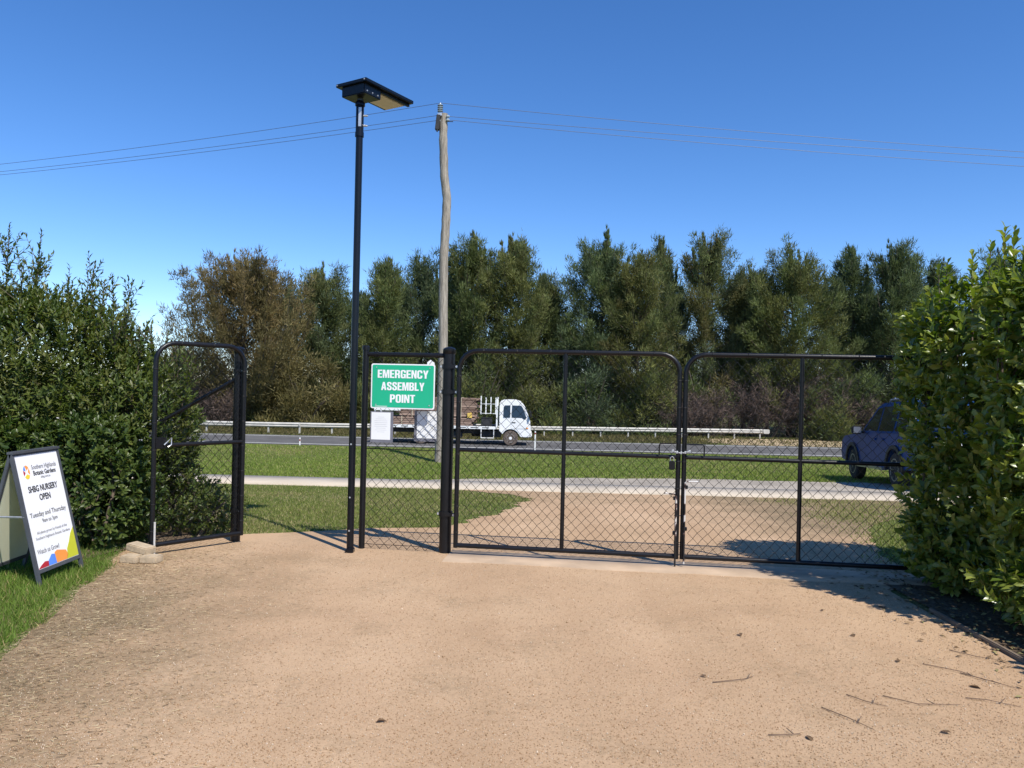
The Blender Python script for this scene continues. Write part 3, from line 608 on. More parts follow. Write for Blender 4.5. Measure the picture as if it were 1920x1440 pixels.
# local: hinge line along y at z=T; front leg foot at x=+.235, rear at x=-.235 ; panel spans y in +-.275
fu = Vector((-.235, 0, T)).normalized(); fr_ = Vector((0, 1, 0)); fn = fr_.cross(fu)   # front face: reading right = +y
def fpos(u, v, h=0): return Vector((.235, 0, 0)) + fu * v + fr_ * u + fn * h
def panel(sgn):
    X = Vector((sgn * .235, 0, 0)); up = Vector((-sgn * .235, 0, T)).normalized(); nn = fr_.cross(up) * sgn; Ls = math.hypot(.235, T)
    def bar(u0, u1, v0, v1, th=.025):
        vs = [X + fr_ * u + up * v + nn * h for u in (u0, u1) for v in (v0, v1) for h in (-th / 2, th / 2)]
        return vs, [(0, 1, 3, 2), (4, 6, 7, 5), (0, 4, 5, 1), (2, 3, 7, 6), (0, 2, 6, 4), (1, 5, 7, 3)]
    f = MB()
    for a in ((-.29, -.262, -.01, Ls), (.262, .29, -.01, Ls), (-.262, .262, .085, .115), (-.262, .262, Ls - .022, Ls)): f.add(*bar(*a))
    fo = f.build('leg_frame', M['aframe'], af, .003)
    p = MB(); p.add(*bar(-.262, .262, .115, Ls - .022, .012)); p.build('panel', M['signwhite'] if sgn > 0 else M['cream'], af)
    if sgn > 0:
        q = MB(); vs, fs = bar(-.262, .262, .115, Ls - .022, .002); q.add([v - nn * .0075 for v in vs], fs); q.build('panel_back', M['cream'], af)
    return fo
panel(1); panel(-1)
MB().tube([(-.118, -.283, .50), (.118, -.283, .50)], .008, 6).build('spreader_bar', M['zinc'], af)
MB().tube([(-.118, .283, .50), (.118, .283, .50)], .008, 6).build('spreader_bar', M['zinc'], af)
MB().box((0, 0, T + .004), (.05, .58, .02)).build('hinge_rail', M['aframe'], af, .003)
def ftext(s_, u, v, size, m='ink', bold=0, width=None): text('lettering', s_, size, M[m], af, fpos(u, v, .0075), fr_, fu, bold=bold, width=width)
ftext('Southern Highlands', .065, .865, .05, 'greyink', .0003, .31); ftext('Botanic Gardens', .06, .818, .05, 'ink', .001, .28); ftext('shbg.com.au', .06, .783, .025, 'greyink', 0, .12)
ftext('SHBG NURSERY', 0, .700, .066, 'ink', .0016, .36); ftext('OPEN', 0, .630, .066, 'ink', .0016, .135)
ftext('Tuesday and Thursday', 0, .510, .052, 'ink', 0, .45); ftext('9am to 3pm', 0, .455, .042, 'ink', 0, .19)
ftext('All plants grown by friends of the', 0, .375, .030, 'greyink', 0, .38); ftext('Southern Highlands Botanic Gardens', 0, .335, .030, 'greyink', 0, .43)
ftext('Watch us Grow!', -.095, .238, .05, 'greyink', .0004, .27)
def fpoly(name, pts, m, h=.0072):
    vs = [fpos(u, v, h) for u, v in pts] + [fpos(u, v, h - .001) for u, v in pts]; n_ = len(pts)
    mb = MB(); mb.add(vs, [tuple(range(n_)), tuple(range(2 * n_ - 1, n_ - 1, -1))] + [(i, i + n_, (i + 1) % n_ + n_, (i + 1) % n_) for i in range(n_)]); mb.build(name, M[m], af)
fpoly('printed_hill', [(-.258, .118), (-.13, .118), (-.125, .155), (-.17, .160), (-.22, .14)], 'red')
fpoly('printed_hill', [(-.13, .118), (-.03, .118), (-.035, .19), (-.075, .195), (-.125, .155)], 'blue')
fpoly('printed_hill', [(-.03, .118), (.10, .118), (.13, .15), (.11, .19), (.06, .20), (.0, .212), (-.035, .20)], 'orange')
fpoly('printed_hill', [(.10, .118), (.260, .118), (.260, .345), (.21, .30), (.17, .24), (.13, .195), (.12, .15)], 'lime')
def petal(a0, a1, m, r0=.014, r=.05, cu=-.155, cv=.835):
    p = [(cu + r0 * math.sin((a0 + a1) / 2), cv + r0 * math.cos((a0 + a1) / 2))]
    for k in range(7): a = a0 + (a1 - a0) * k / 6; p.append((cu + r * math.sin(a) * .75, cv + r * 1.05 * math.cos(a)))
    fpoly('logo_petal', p[::-1], m)
for a0, a1, m in ((-2.1, -1.25, 'red'), (-1.2, -.35, 'blue'), (-.3, .9, 'orange'), (1.0, 2.0, 'orange'), (2.1, 4.0, 'yellow')): petal(a0, a1, m)

# pavers by the open gate
for i, (x, y, z, rz, tx, lab) in enumerate(((-3.12, 6.42, .035, -.15, 0, 'flat sandstone paver under the tilted one beside the gate bolt'), (-2.965, 6.43, .034, -.10, 0, 'flat sandstone paver lying nearest the drop bolt of the open gate'), (-3.10, 6.53, .098, -.35, .12, 'tilted sandstone paver resting on the flat ones at the open gate'))):
    o = MB().box((0, 0, 0), (.15 if i < 2 else .22, .12, .06)).build('sandstone_paver', M['paver'], None, .008)
    o.location = (x, y, z); o.rotation_euler = (0, tx, rz); tag(o, lab, 'paver', 'pavers at the open gate')

# ------------------------------------------------------------------ guard rail and roadside markers
def rail_y(x): return 50.0 + max(0, x + 14) * .21
RX0, RX1 = -40.0, 18.5
gr = thing('guard_rail', (0, 50, gzf(50)), 'pale corrugated steel guard rail along the far side of the road', 'guard rail')
xs = np.arange(RX0, RX1, 4.0); wp_ = [(0, .0), (-.03, .03), (-.075, .07), (-.075, .10), (-.02, .145), (-.02, .165), (-.075, .21), (-.075, .24), (-.03, .28), (0, .31)]
for x in xs:
    x2 = min(x + 4.02, RX1); y1, y2 = rail_y(x), rail_y(x2); vs = []; fs = []
    for (xx, yy) in ((x, y1), (x2, y2)):
        z0 = gzf(yy) + .42
        for oy, oz in wp_: vs.append((xx, yy + oy - 50, z0 + oz - gzf(50)))
        for oy, oz in wp_[::-1]: vs.append((xx, yy + oy + .006 - 50, z0 + oz - gzf(50)))
    k = 20
    fs = [(i, (i + 1) % k, (i + 1) % k + k, i + k) for i in range(k)] + [tuple(range(k)), tuple(range(2 * k - 1, k - 1, -1))]
    MB().add(vs, fs).build('rail_section', M['railwhite'], gr)
for x in np.arange(RX0 + .3, RX1 + .2, 2.0):
    y = rail_y(x) + .1; z = gzf(y)
    MB().box((x, y - 50, z + .3 - gzf(50)), (.09, .15, .78)).box((x, y - .09 - 50, z + .58 - gzf(50)), (.08, .08, .16)).build('rail_post', M['railwhite'], gr, .004)
MB().box((RX1 + .25, rail_y(RX1) - 50, gzf(rail_y(RX1)) + .56 - gzf(50)), (.5, .12, .34)).build('end_terminal', M['railwhite'], gr, .04)
def guidepost(px, d, h, label):
    x = (px - 960) / F * d + .02 * d * 0; z = gzf(d)
    p = at(px, 800, d); t = thing('guide_post', (p.x, d, z), label, 'guide post', group='roadside guide posts')
    MB().prism([(-.035, -.01), (.035, -.01), (.03, .02), (-.03, .02)], -.1, h, 'z').build('post_blade', M['white'], t)
    MB().box((0, -.0125, h - .14), (.06, .005, .09)).build('reflector', M['redlens'], t)
guidepost(563, 41.3, .42, 'short white roadside guide post seen between hinge post and lamp')
guidepost(1004, 41.4, 1.05, 'slim white roadside guide post just ahead of the truck')

# ------------------------------------------------------------------ truck (x forward, near side is -y)
TY = 45.2; tz = gzf(TY) + .012
tr = thing('flatbed_truck', (-.68, TY, tz), 'white cab-over flatbed truck carrying timber along the road', 'truck')
ax, ar = .66, .52
arch = [(ax + ar * math.cos(a), .42 + ar * math.sin(a)) for a in np.linspace(R(12), R(168), 12)]
prof = [(0, .85), (0, 2.42), (.08, 2.54), (.30, 2.61), (.95, 2.61), (1.22, 2.52), (1.42, 2.30), (1.66, 1.72), (1.76, 1.45), (1.80, 1.0), (1.80, .62), (1.70, .50), (1.24, .50)] + arch[1:-1] + [(.10, .75)]
WT = 1.12
cabm = MB()
npf = len(prof)
def tum(z): return WT - .10 * max(0, (z - 1.45)) / 1.16
cabm.add([(x, -tum(z), z) for x, z in prof] + [(x, tum(z), z) for x, z in prof], [tuple(range(npf)), tuple(range(2 * npf - 1, npf - 1, -1))] + [(i, i + npf, (i + 1) % npf + npf, (i + 1) % npf) for i in range(npf)])
cab = cabm.build('cab', M['cabwhite'], tr, .02, smooth=True)
def sideglass(name, pts, m, parent, off=.012):
    for s_ in (-1, 1):
        vs = [(x, s_ * (tum(z) + off), z) for x, z in pts] + [(x, s_ * (tum(z) - .03), z) for x, z in pts]; n_ = len(pts)
        MB().add(vs, [tuple(range(n_)), tuple(range(2 * n_ - 1, n_ - 1, -1))] + [(i, i + n_, (i + 1) % n_ + n_, (i + 1) % n_) for i in range(n_)]).build(name, m, parent)
sideglass('rear_window', [(.24, 1.62), (.24, 2.2), (.32, 2.3), (.62, 2.3), (.62, 1.62)], M['glass'], cab)
sideglass('door_window', [(.72, 1.62), (.72, 2.3), (1.24, 2.3), (1.36, 2.12), (1.55, 1.62), (1.42, 1.50), (1.3, 1.6)], M['glass'], cab)
sideglass('door', [(.68, .98), (.68, 1.58), (1.28, 1.58), (1.44, 1.46), (1.56, 1.40), (1.60, 1.0), (1.2, .98)], M['cabwhite'], cab, .008)
sideglass('door_handle', [(.74, 1.30), (.74, 1.35), (.93, 1.35), (.93, 1.30)], M['darksteel'], cab, .02)
ws = [(1.455, -.98, 2.26), (1.455, .98, 2.26), (1.665, 1.02, 1.74), (1.665, -1.02, 1.74)]
MB().add([(x + .018, y, z) for x, y, z in ws] + [(x - .02, y, z) for x, y, z in ws], [(0, 1, 2, 3), (7, 6, 5, 4), (0, 4, 5, 1), (1, 5, 6, 2), (2, 6, 7, 3), (3, 7, 4, 0)]).build('windscreen', M['glass'], cab)
MB().box((1.78, 0, 1.22), (.06, 1.5, .3)).build('grille', M['darksteel'], cab, .01)
MB().box((1.80, 0, .66), (.16, 2.2, .30)).build('bumper', M['white'], cab, .04)
for s_ in (-1, 1):
    MB().box((1.80, s_ * .85, .95), (.06, .3, .18)).build('headlight', M['alloy'], cab, .02)
    mr = MB().tube([(1.42, s_ * 1.06, 2.0), (1.78, s_ * 1.28, 1.98), (1.78, s_ * 1.28, 1.62), (1.62, s_ * 1.10, 1.55)], .012, 6).build('mirror_arm', M['darksteel'], cab)
    MB().box((1.80, s_ * 1.27, 1.80), (.05, .18, .30)).build('mirror', M['darksteel'], mr, .01)
    MB().box((1.60, s_ * 1.13, 1.02), (.12, .02, .07)).build('indicator', M['orange'], cab, .008)
def truckwheel(x, y, r=.43, w=.26):
    wv = MB().lathe([(r * .55, -w / 2), (r * .93, -w / 2), (r, -w / 2 + .03), (r, w / 2 - .03), (r * .93, w / 2), (r * .55, w / 2)], (x, y, r), 'y', 28).build('wheel', M['tyredust'], tr, smooth=True)
    s_ = -1 if y < 0 else 1; o = s_ * w / 2
    MB().lathe([(r * .58, -s_ * .02 + o * .9), (r * .54, o * 1.02), (r * .42, o * .8), (r * .2, o * .75), (r * .2, o * 1.15), (.02, o * 1.2)], (x, y, r), 'y', 20).build('rim', M['white'], wv, smooth=True)
    for k in range(6): a = k * PI / 3; MB().box((x + r * .3 * math.cos(a), y + o * .85, r + r * .3 * math.sin(a)), (.05, .03, .05)).build('wheel_nut', M['darksteel'], wv)
for y in (-1.0, 1.0): truckwheel(ax, y)
for y in (-.98, .98): truckwheel(-4.45, y, .43, .42)
ch_ = MB().box((-3.0, -.4, .72), (7.0, .09, .22)).box((-3.0, .4, .72), (7.0, .09, .22)).box((-.5, 0, .62), (1.2, 1.5, .35)).build('chassis', M['darksteel'], tr)
MB().box((-2.6, -.75, .55), (1.0, .42, .36)).build('fuel_tank', M['darksteel'], ch_, .06)
MB().box((-1.35, .75, .58), (.6, .4, .4)).build('battery_case', M['darksteel'], ch_, .03)
MB().box((-3.6, 0, .46), (.6, 1.9, .3)).build('mudguard_frame', M['darksteel'], ch_, .03)
ty0, tx0, tx1 = 1.2, -7.2, -.18
tray = MB().box(((tx0 + tx1) / 2, 0, .98), (tx1 - tx0, 2 * ty0, .07)).build('tray_deck', M['darksteel'], tr)
for s_ in (-1, 1):
    cm = MB().box(((tx0 + tx1) / 2, s_ * (ty0 + .015), 1.0), (tx1 - tx0, .03, .16)).build('coaming_rail', M['white'], tray, .006)
    for k in range(10): MB().box((tx0 + .5 + k * .66, s_ * (ty0 + .031), 1.0), (.40, .006, .05)).build('rope_slot', M['darksteel'], cm)
hbd = MB().box((tx1 + .04, 0, 1.05), (.06, 2.4, .1)).box((tx1 + .04, 0, 2.55), (.06, 2.4, .06)).box((tx1 + .04, 0, 2.05), (.05, 2.4, .05)).build('headboard', M['white'], tr)
for y in (-1.17, -.6, 0, .6, 1.17): MB().box((tx1 + .04, y, 1.85 if abs(y) > 1 else 1.8), (.09, .09, 1.75 if abs(y) > 1 else 1.5)).build('headboard_post', M['white'], hbd, .01)
# slatted stake gate folded behind the headboard on the near side
stk = MB().box((-.62, -1.18, 2.36), (.9, .03, .03)).box((-.62, -1.18, 1.82), (.9, .03, .03)).build('stake_rack', M['white'], tr)
for k in range(4): MB().box((-1.05 + k * .28, -1.18, 2.28 - .03 * (k % 2)), (.06, .04, 1.05 if k == 0 else .95)).build('stake', M['white'], stk)
MB().tube([(-1.02, -1.2, .95), (-1.02, -1.2, .42), (-.3, -1.2, .42), (-.3, -1.2, .95)], .03, 6).build('step_frame', M['white'], tr)
rk = MB().box((-7.1, 0, 1.95), (.08, 2.2, .10)).box((-7.1, -1.05, 1.45), (.10, .10, .95)).box((-7.1, 1.05, 1.45), (.10, .10, .95)).build('rear_rack', M['white'], tr)
MB().box((-6.4, -1.08, 1.94), (1.5, .10, .16)).build('rear_rack_arm', M['white'], rk, .01)
for s_ in (-1, 1): MB().box((-7.22, s_ * .8, .78), (.05, .35, .14)).build('tail_lamp', M['redlens'], tr, .01)
MB().box((-7.15, 0, .6), (.08, 2.1, .12)).build('rear_bumper', M['white'], tr)
# load
def timber_stack(name, loc, L, Wd, rows, cols, th, label):
    t = thing(name, loc, label, 'timber'); bw = Wd / cols
    for j in range(rows):
        for i in range(cols):
            if i not in (0, cols - 1) and j != rows - 1: continue
            l = L * random.uniform(.93, 1.0)
            o = MB().box((random.uniform(-.18, .18), -Wd / 2 + bw * (i + .5), th * (j + .5) + .05), (l, bw * random.uniform(.88, .97), th * random.uniform(.8, .93)), Matrix.Rotation(random.uniform(-.006, .006), 3, 'Z')).build('timber_plank', M['timber'], t, .008)
    for x in (-L * .35, 0, L * .35): MB().box((x, 0, .02), (.1, Wd * .98, .07)).build('bearer', M['timber'], t)
    MB().box((0, 0, .05 + rows * th / 2), (L * .9, Wd - 2 * bw * 1.02, (rows - 1) * th * .96)).build('inner_planks', M['timber'], t)
    for x in (-L * .3, L * .28):
        hh = rows * th + .06
        MB().box((x, -Wd / 2 - .012, hh / 2), (.05, .012, hh)).box((x, Wd / 2 + .012, hh / 2), (.05, .012, hh)).box((x, 0, hh + .006), (.05, Wd + .036, .012)).build('tie_down_strap', M['strap'], t)
    return t
tb = Vector((-.68, TY, tz))
timber_stack('timber_stack', tb + Vector((-3.95, 0, 1.02)), 5.4, 2.1, 4, 8, .115, 'lower stack of rough timber lying on the truck tray')
timber_stack('timber_stack', tb + Vector((-3.55, 0, 1.54)), 4.8, 1.9, 8, 6, .132, 'upper stack of rough reddish timber on the truck load')
o = MB().box((0, 0, .26), (.62, .7, .52)).box((0, 0, .53), (.66, .74, .04)).build('plastic_bin', M['darksteel'], None, .02); o.location = tb + Vector((-.72, -.75, 1.015)); tag(o, 'dark open bin on the truck tray behind the cab', 'bin')
o = MB().box((0, 0, .14), (.26, .2, .28)).lathe([(.03, .27), (.03, .31)], (0.06, 0, 0), 'z', 10).build('jerry_can', M['ochre'], None, .02); o.location = tb + Vector((-1.7, -1.0, 1.53)); tag(o, 'yellow can sitting on the truck timber load', 'can')

# ------------------------------------------------------------------ parked car (x forward)
cw = Vector((8.02, 15.9, 0)); chd = Vector((.127, .99)); 
cyaw = math.atan2(chd.y, chd.x)
cpos = Vector((cw.x, cw.y, 0)) + Vector((math.sin(cyaw), -math.cos(cyaw), 0)) * .80   # centre line at the rear axle
zr, zf = gzf(cpos.y), gzf(cpos.y + 2.75)
car = thing('parked_car', (cpos.x, cpos.y, zr + .012), 'dark blue four-wheel drive parked beyond the footpath behind the glossy shrub', 'car', cyaw)
car.rotation_euler = (0, math.atan2(zr - zf, 2.75), cyaw)
def archp(cx, r): return [(cx + r * math.cos(a), .36 + r * math.sin(a)) for a in np.linspace(PI - .15, .15, 12)]
low = [(-.98, .42), (-.42, .38)] + archp(0, .43) + [(.46, .34), (2.28, .34)] + archp(2.75, .43) + [(3.22, .40), (3.62, .44), (3.68, .62), (3.62, .92), (3.45, 1.02), (2.25, 1.12), (-.92, 1.12), (-1.02, .95)]
def carw(z): return .92 - .03 * abs(z - .75) - (.16 * (z - 1.1) / .7 if z > 1.1 else 0)
def side_solid(pts, m, name, parent, bev=0, dw=0):
    n_ = len(pts)
    return MB().add([(x, -carw(z) - dw, z) for x, z in pts] + [(x, carw(z) + dw, z) for x, z in pts], [tuple(range(n_)), tuple(range(2 * n_ - 1, n_ - 1, -1))] + [(i, i + n_, (i + 1) % n_ + n_, (i + 1) % n_) for i in range(n_)]).build(name, m, parent, bev, smooth=True)
body = side_solid(low, M['carblue'], 'body', car, .015)
side_solid([(2.2, 1.1), (1.45, 1.70), (1.2, 1.78), (-.55, 1.80), (-.82, 1.72), (-.98, 1.1)], M['carblue'], 'cabin', car, .02)
def car_pane(pts, m, name, parent, o=.006):
    for s_ in (-1, 1):
        n_ = len(pts); MB().add([(x, s_ * (carw(z) + o), z) for x, z in pts] + [(x, s_ * (carw(z) - .02), z) for x, z in pts], [tuple(range(n_)), tuple(range(2 * n_ - 1, n_ - 1, -1))] + [(i, i + n_, (i + 1) % n_ + n_, (i + 1) % n_) for i in range(n_)]).build(name, m, parent)
car_pane([(1.08, 1.16), (1.08, 1.68), (1.36, 1.66), (1.95, 1.20), (1.9, 1.16)], M['glass'], 'front_door_window', car)
car_pane([(.12, 1.16), (.12, 1.70), (1.0, 1.69), (1.0, 1.16)], M['glass'], 'rear_door_window', car)
car_pane([(-.8, 1.18), (-.72, 1.62), (-.6, 1.70), (.02, 1.70), (.02, 1.16)], M['glass'], 'quarter_window', car)
car_pane([(1.04, .45), (1.04, 1.1), (1.06, 1.1), (1.06, .45)], M['carplastic'], 'door_gap', car, .003)
car_pane([(.62, .96), (.62, 1.0), (.84, 1.0), (.84, .96)], M['carblue'], 'door_handle', car, .03); car_pane([(1.12, .96), (1.12, 1.0), (1.34, 1.0), (1.34, .96)], M['carblue'], 'door_handle', car, .03)
car_pane([(.5, .33), (.5, .39), (2.25, .39), (2.25, .33)], M['alloy'], 'side_step', car, .09)
for cx in (0, 2.75): car_pane([(cx + .44 * math.cos(a), .36 + .44 * math.sin(a)) for a in np.linspace(PI, 0, 12)] + [(cx + .52 * math.cos(a), .36 + .52 * math.sin(a)) for a in np.linspace(0, PI, 12)], M['carplastic'], 'arch_flare', car, .03)
MB().add([(2.24, -.80, 1.13), (2.24, .80, 1.13), (1.47, .72, 1.70), (1.47, -.72, 1.70)], [(0, 1, 2, 3)]).build('windscreen', M['glass'], car).location = (.012, 0, .008)
MB().box((-.955, 0, 1.42), (.02, 1.3, .46), Matrix.Rotation(.28, 3, 'Y')).build('rear_window', M['glass'], car)
for s_ in (-1, 1):
    mi = MB().box((1.98, s_ * 1.06, 1.17), (.12, .22, .19)).box((1.95, s_ * .93, 1.12), (.06, .14, .05)).build('door_mirror', M['carplastic'], car, .03)
    MB().box((1.917, s_ * 1.06, 1.17), (.006, .17, .14)).build('mirror_glass', M['alloy'], mi)
    MB().box((-1.0, s_ * .78, .95), (.06, .18, .34)).build('tail_light', M['redlens'], car, .02)
    MB().tube([(-.5, s_ * .62, 1.79), (-.45, s_ * .62, 1.86), (1.05, s_ * .62, 1.85), (1.15, s_ * .62, 1.77)], .018, 6).build('roof_rail', M['alloy'], car)
    for cx in (0, 2.75):
        wv = MB().lathe([(.20, -.11), (.33, -.11), (.365, -.08), (.365, .08), (.33, .11), (.20, .11)], (cx, s_ * .80, .365), 'y', 28).build('wheel', M['rubber'], car, smooth=True)
        MB().lathe([(.225, s_ * .06), (.235, s_ * .114), (.215, s_ * .114), (.205, s_ * .05), (.03, s_ * .05)], (cx, s_ * .80, .365), 'y', 24).build('rim', M['alloy'], wv, smooth=True)
        for k in range(6): a = k * PI / 3; MB().box((cx + .12 * math.cos(a), s_ * .895, .365 + .12 * math.sin(a)), (.20, .03, .045), Matrix.Rotation(-a, 3, 'Y')).build('spoke', M['alloy'], wv, .006)
for x in (-.1, .8): MB().box((x, 0, 1.875), (.07, 1.32, .03)).build('roof_bar', M['alloy'], car, .01)
MB().box((-1.0, 0, .55), (.16, 1.76, .26)).build('rear_bumper', M['carplastic'], car, .04)
MB().box((-1.03, 0, .92), (.01, .42, .12)).build('number_plate', M['signwhite'], car)
MB().box((1.3, 0, .5), (4.2, 1.5, .34)).build('underbody', M['carplastic'], car)

# ------------------------------------------------------------------ vegetation
def unit(a): return a / np.maximum(np.linalg.norm(a, axis=-1, keepdims=True), 1e-9)
def blades(P, Dn, L, Wd, C):
    """one tapering triangle per blade"""
    n_ = len(P); sd_ = unit(np.cross(Dn, rng.normal(size=(n_, 3))))
    V = np.empty((n_, 3, 3)); V[:, 0] = P - sd_ * Wd[:, None] / 2; V[:, 1] = P + sd_ * Wd[:, None] / 2; V[:, 2] = P + Dn * L[:, None]
    return V.reshape(-1, 3), np.arange(n_ * 3).reshape(-1, 3), np.repeat(C, 3, axis=0)
PAL = dict(green=(.105, .135, .048), olive=(.142, .148, .048), brown=(.155, .132, .054), blue=(.086, .115, .060), rust=(.178, .126, .056))
def she_oak(px, top_y, d, wpx, pal, label, seed, lean=0, up=.5, nb=74, spire=.5, low=.14):
    rg = np.random.default_rng(seed)
    b0 = at(px, 800, d); x0 = b0.x; z0 = gzf(d); zt = at(px, top_y, d).z; H = zt - z0; Wd = 1.30 * wpx / F * d / 2
    t = thing('she_oak', (x0, d, z0), label, 'tree', group='she-oaks beyond the road')
    nT = 12; tz_ = np.linspace(-.3, H * .96, nT); bend = rg.normal(0, .12, (nT, 2)).cumsum(axis=0) * .5; bend[0] = 0
    tp = np.stack([bend[:, 0] + lean * (np.maximum(tz_, 0) / H) ** 1.5, bend[:, 1], tz_], 1)
    MB().tube([Vector(p) for p in tp], .2, 8, rs=[max(.02, .24 * (H / 15) * (1 - .93 * k / (nT - 1))) for k in range(nT)]).build('trunk', M['trunk'], t, smooth=True)
    def trunk_at(z): return np.array([np.interp(z, tz_, tp[:, 0]), np.interp(z, tz_, tp[:, 1]), z])
    limbs = MB(); PP = []; DD = []; LL = []; WW = []; CC = []
    cols = [np.array(PAL[c]) for c in pal]; mean = np.mean(cols, axis=0)
    for i in range(nb + 12):
        lead = i >= nb; f = low + (1 - low) * ((i + rg.uniform(0, 1)) / nb) ** .92
        if lead: f = rg.uniform(.72, .95)
        prof = np.interp(f, [0, .15, .35, .6, .8, .93, 1.0], [.8, 1.0, 1.03, .90, .68, .45, .26])
        rad = Wd * prof * rg.uniform(.55, 1.12); az = rg.uniform(0, 2 * PI); rise = rad * rg.uniform(up * .7, up * 1.8) + spire * rg.uniform(.2, 1.6)
        z_end = min(f * H + rise * .5, H * (rg.uniform(.9, 1.03) - .10 * (rad / Wd) ** 2)); z_st = max(.06 * H, z_end - rise - .05 * H)
        if lead: rad = Wd * rg.uniform(.03, .5); z_end = H * (1.04 - .42 * (rad / Wd) ** 1.3 - rg.uniform(0, .05)); z_st = z_end - H * .2
        s0 = trunk_at(min(z_st, H * .94)); out = np.array((math.cos(az), math.sin(az), 0)) * rad
        e = trunk_at(min(z_end, H * .95)) * np.array((1, 1, 0)) + np.array((0, 0, z_end)) + out
        ctrl = s0 + out * (1.0 if lead else .75) + np.array((0, 0, (e[2] - s0[2]) * .25))
        ts = np.linspace(0, 1, 6); B = np.array([(1 - a) ** 2 * s0 + 2 * a * (1 - a) * ctrl + a * a * e for a in ts])
        limbs.tube([Vector(p) for p in B], .03, 4, rs=[.055 * (1 - .8 * a) * (H / 15) for a in ts], caps=False)
        ln = np.linalg.norm(np.diff(B, axis=0), axis=1).sum(); nt_ = 15 if lead else int(np.clip(ln * 3.4, 6, 18)); col = (cols[rg.integers(len(cols))] * .55 + mean * .45) * rg.uniform(.78, 1.2)
        for k in range(nt_):
            a = .22 + .78 * (k + rg.uniform(0, 1)) / nt_; c = (1 - a) ** 2 * s0 + 2 * a * (1 - a) * ctrl + a * a * e
            tg_ = 2 * (1 - a) * (ctrl - s0) + 2 * a * (e - ctrl); tg_ = tg_ / np.linalg.norm(tg_)
            m_ = 30 if lead else 52; sp = (.27 * (1.2 - .55 * a)) if not lead else .26 * (1.06 - a); tcol = col * rg.uniform(.75, 1.25); c = c + rg.normal(0, .07 if lead else .22, 3)
            P = c + rg.normal(0, sp, (m_, 3)); Dn = unit(tg_ * .55 + (P - c) * (.6 if lead else 1.6) + np.array((0, 0, 1.5 if lead else .35)) + rg.normal(0, .4, (m_, 3)))
            PP.append(P); DD.append(Dn); LL.append(rg.uniform(.16, .46, m_)); WW.append(rg.uniform(.036, .075, m_)); CC.append(tcol * rg.uniform(.75, 1.25, (m_, 1)))
    limbs.build('limbs', M['trunk'], t)
    V, Fq, C = blades(np.concatenate(PP), np.concatenate(DD), np.concatenate(LL), np.concatenate(WW), np.concatenate(CC))
    c = link('crown', np_mesh('crown', V, Fq, C), M['needle'], t); c['kind'] = 'stuff'
    return t
G_ = ('green', 'olive', 'green', 'blue')
she_oak(455, 480, 58, 210, ('rust', 'brown', 'brown'), 'spreading rusty brown she-oak behind the open pedestrian gate', 11, lean=-.6, up=.85, nb=84, spire=1.3, low=.2)
she_oak(600, 498, 63, 120, ('green', 'olive', 'blue'), 'shorter green she-oak between the rusty she-oak and the lamp', 12, nb=64)
she_oak(707, 488, 60, 86, ('green', 'olive', 'green'), 'narrow green she-oak rising behind the green sign', 13, nb=58)
she_oak(785, 478, 66, 110, ('blue', 'green', 'blue'), 'dark blue-green she-oak behind the wooden power pole', 14, nb=60)
she_oak(880, 440, 62, 130, ('green', 'olive', 'green'), 'tall green she-oak rising behind the truck timber load', 15, nb=76, spire=.9)
she_oak(950, 442, 61, 120, ('green', 'olive', 'olive'), 'tall olive-tinged she-oak behind the truck cab', 16, nb=76, spire=.9)
she_oak(1025, 512, 64, 80, ('blue', 'green', 'olive'), 'lower she-oak filling the dip ahead of the truck', 17, nb=52)
she_oak(1120, 436, 62, 150, ('blue', 'green', 'green'), 'tallest broad green she-oak behind the first driveway gate leaf', 18, nb=88)
she_oak(1190, 480, 60, 130, ('olive', 'olive', 'brown', 'green'), 'olive-brown she-oak over the meeting of the driveway gates', 19, nb=70)
she_oak(1238, 452, 67, 90, ('blue', 'olive', 'green'), 'thin open she-oak with sky showing through, beside the tallest', 20, nb=38)
she_oak(1322, 434, 65, 140, ('olive', 'brown', 'blue', 'green'), 'tall open brown-green she-oak behind the bare twiggy shrubs', 21, nb=62)
she_oak(1395, 500, 66, 80, ('blue', 'olive'), 'short sparse she-oak in the gap beside the tall open one', 22, nb=40)
she_oak(1478, 466, 62, 160, ('olive', 'olive', 'green', 'green'), 'broad rounded olive she-oak past the end of the guard rail', 23, nb=86)
she_oak(1590, 456, 64, 90, ('blue', 'green'), 'slim dark blue-green she-oak behind the parked car', 24, nb=60)
she_oak(1665, 454, 62, 120, ('green', 'blue', 'green'), 'tall dense green she-oak above the roof of the parked car', 25, nb=76)
she_oak(1755, 486, 66, 90, ('blue', 'olive'), 'smaller she-oak showing over the glossy broad-leaved shrub shoulder', 26, nb=50)
she_oak(1865, 474, 64, 110, ('blue', 'green'), 'she-oak mostly hidden behind the top of the glossy shrub', 27, nb=50)
she_oak(330, 655, 70, 120, ('blue', 'green'), 'low green she-oak far behind the open pedestrian gate', 28, nb=40)

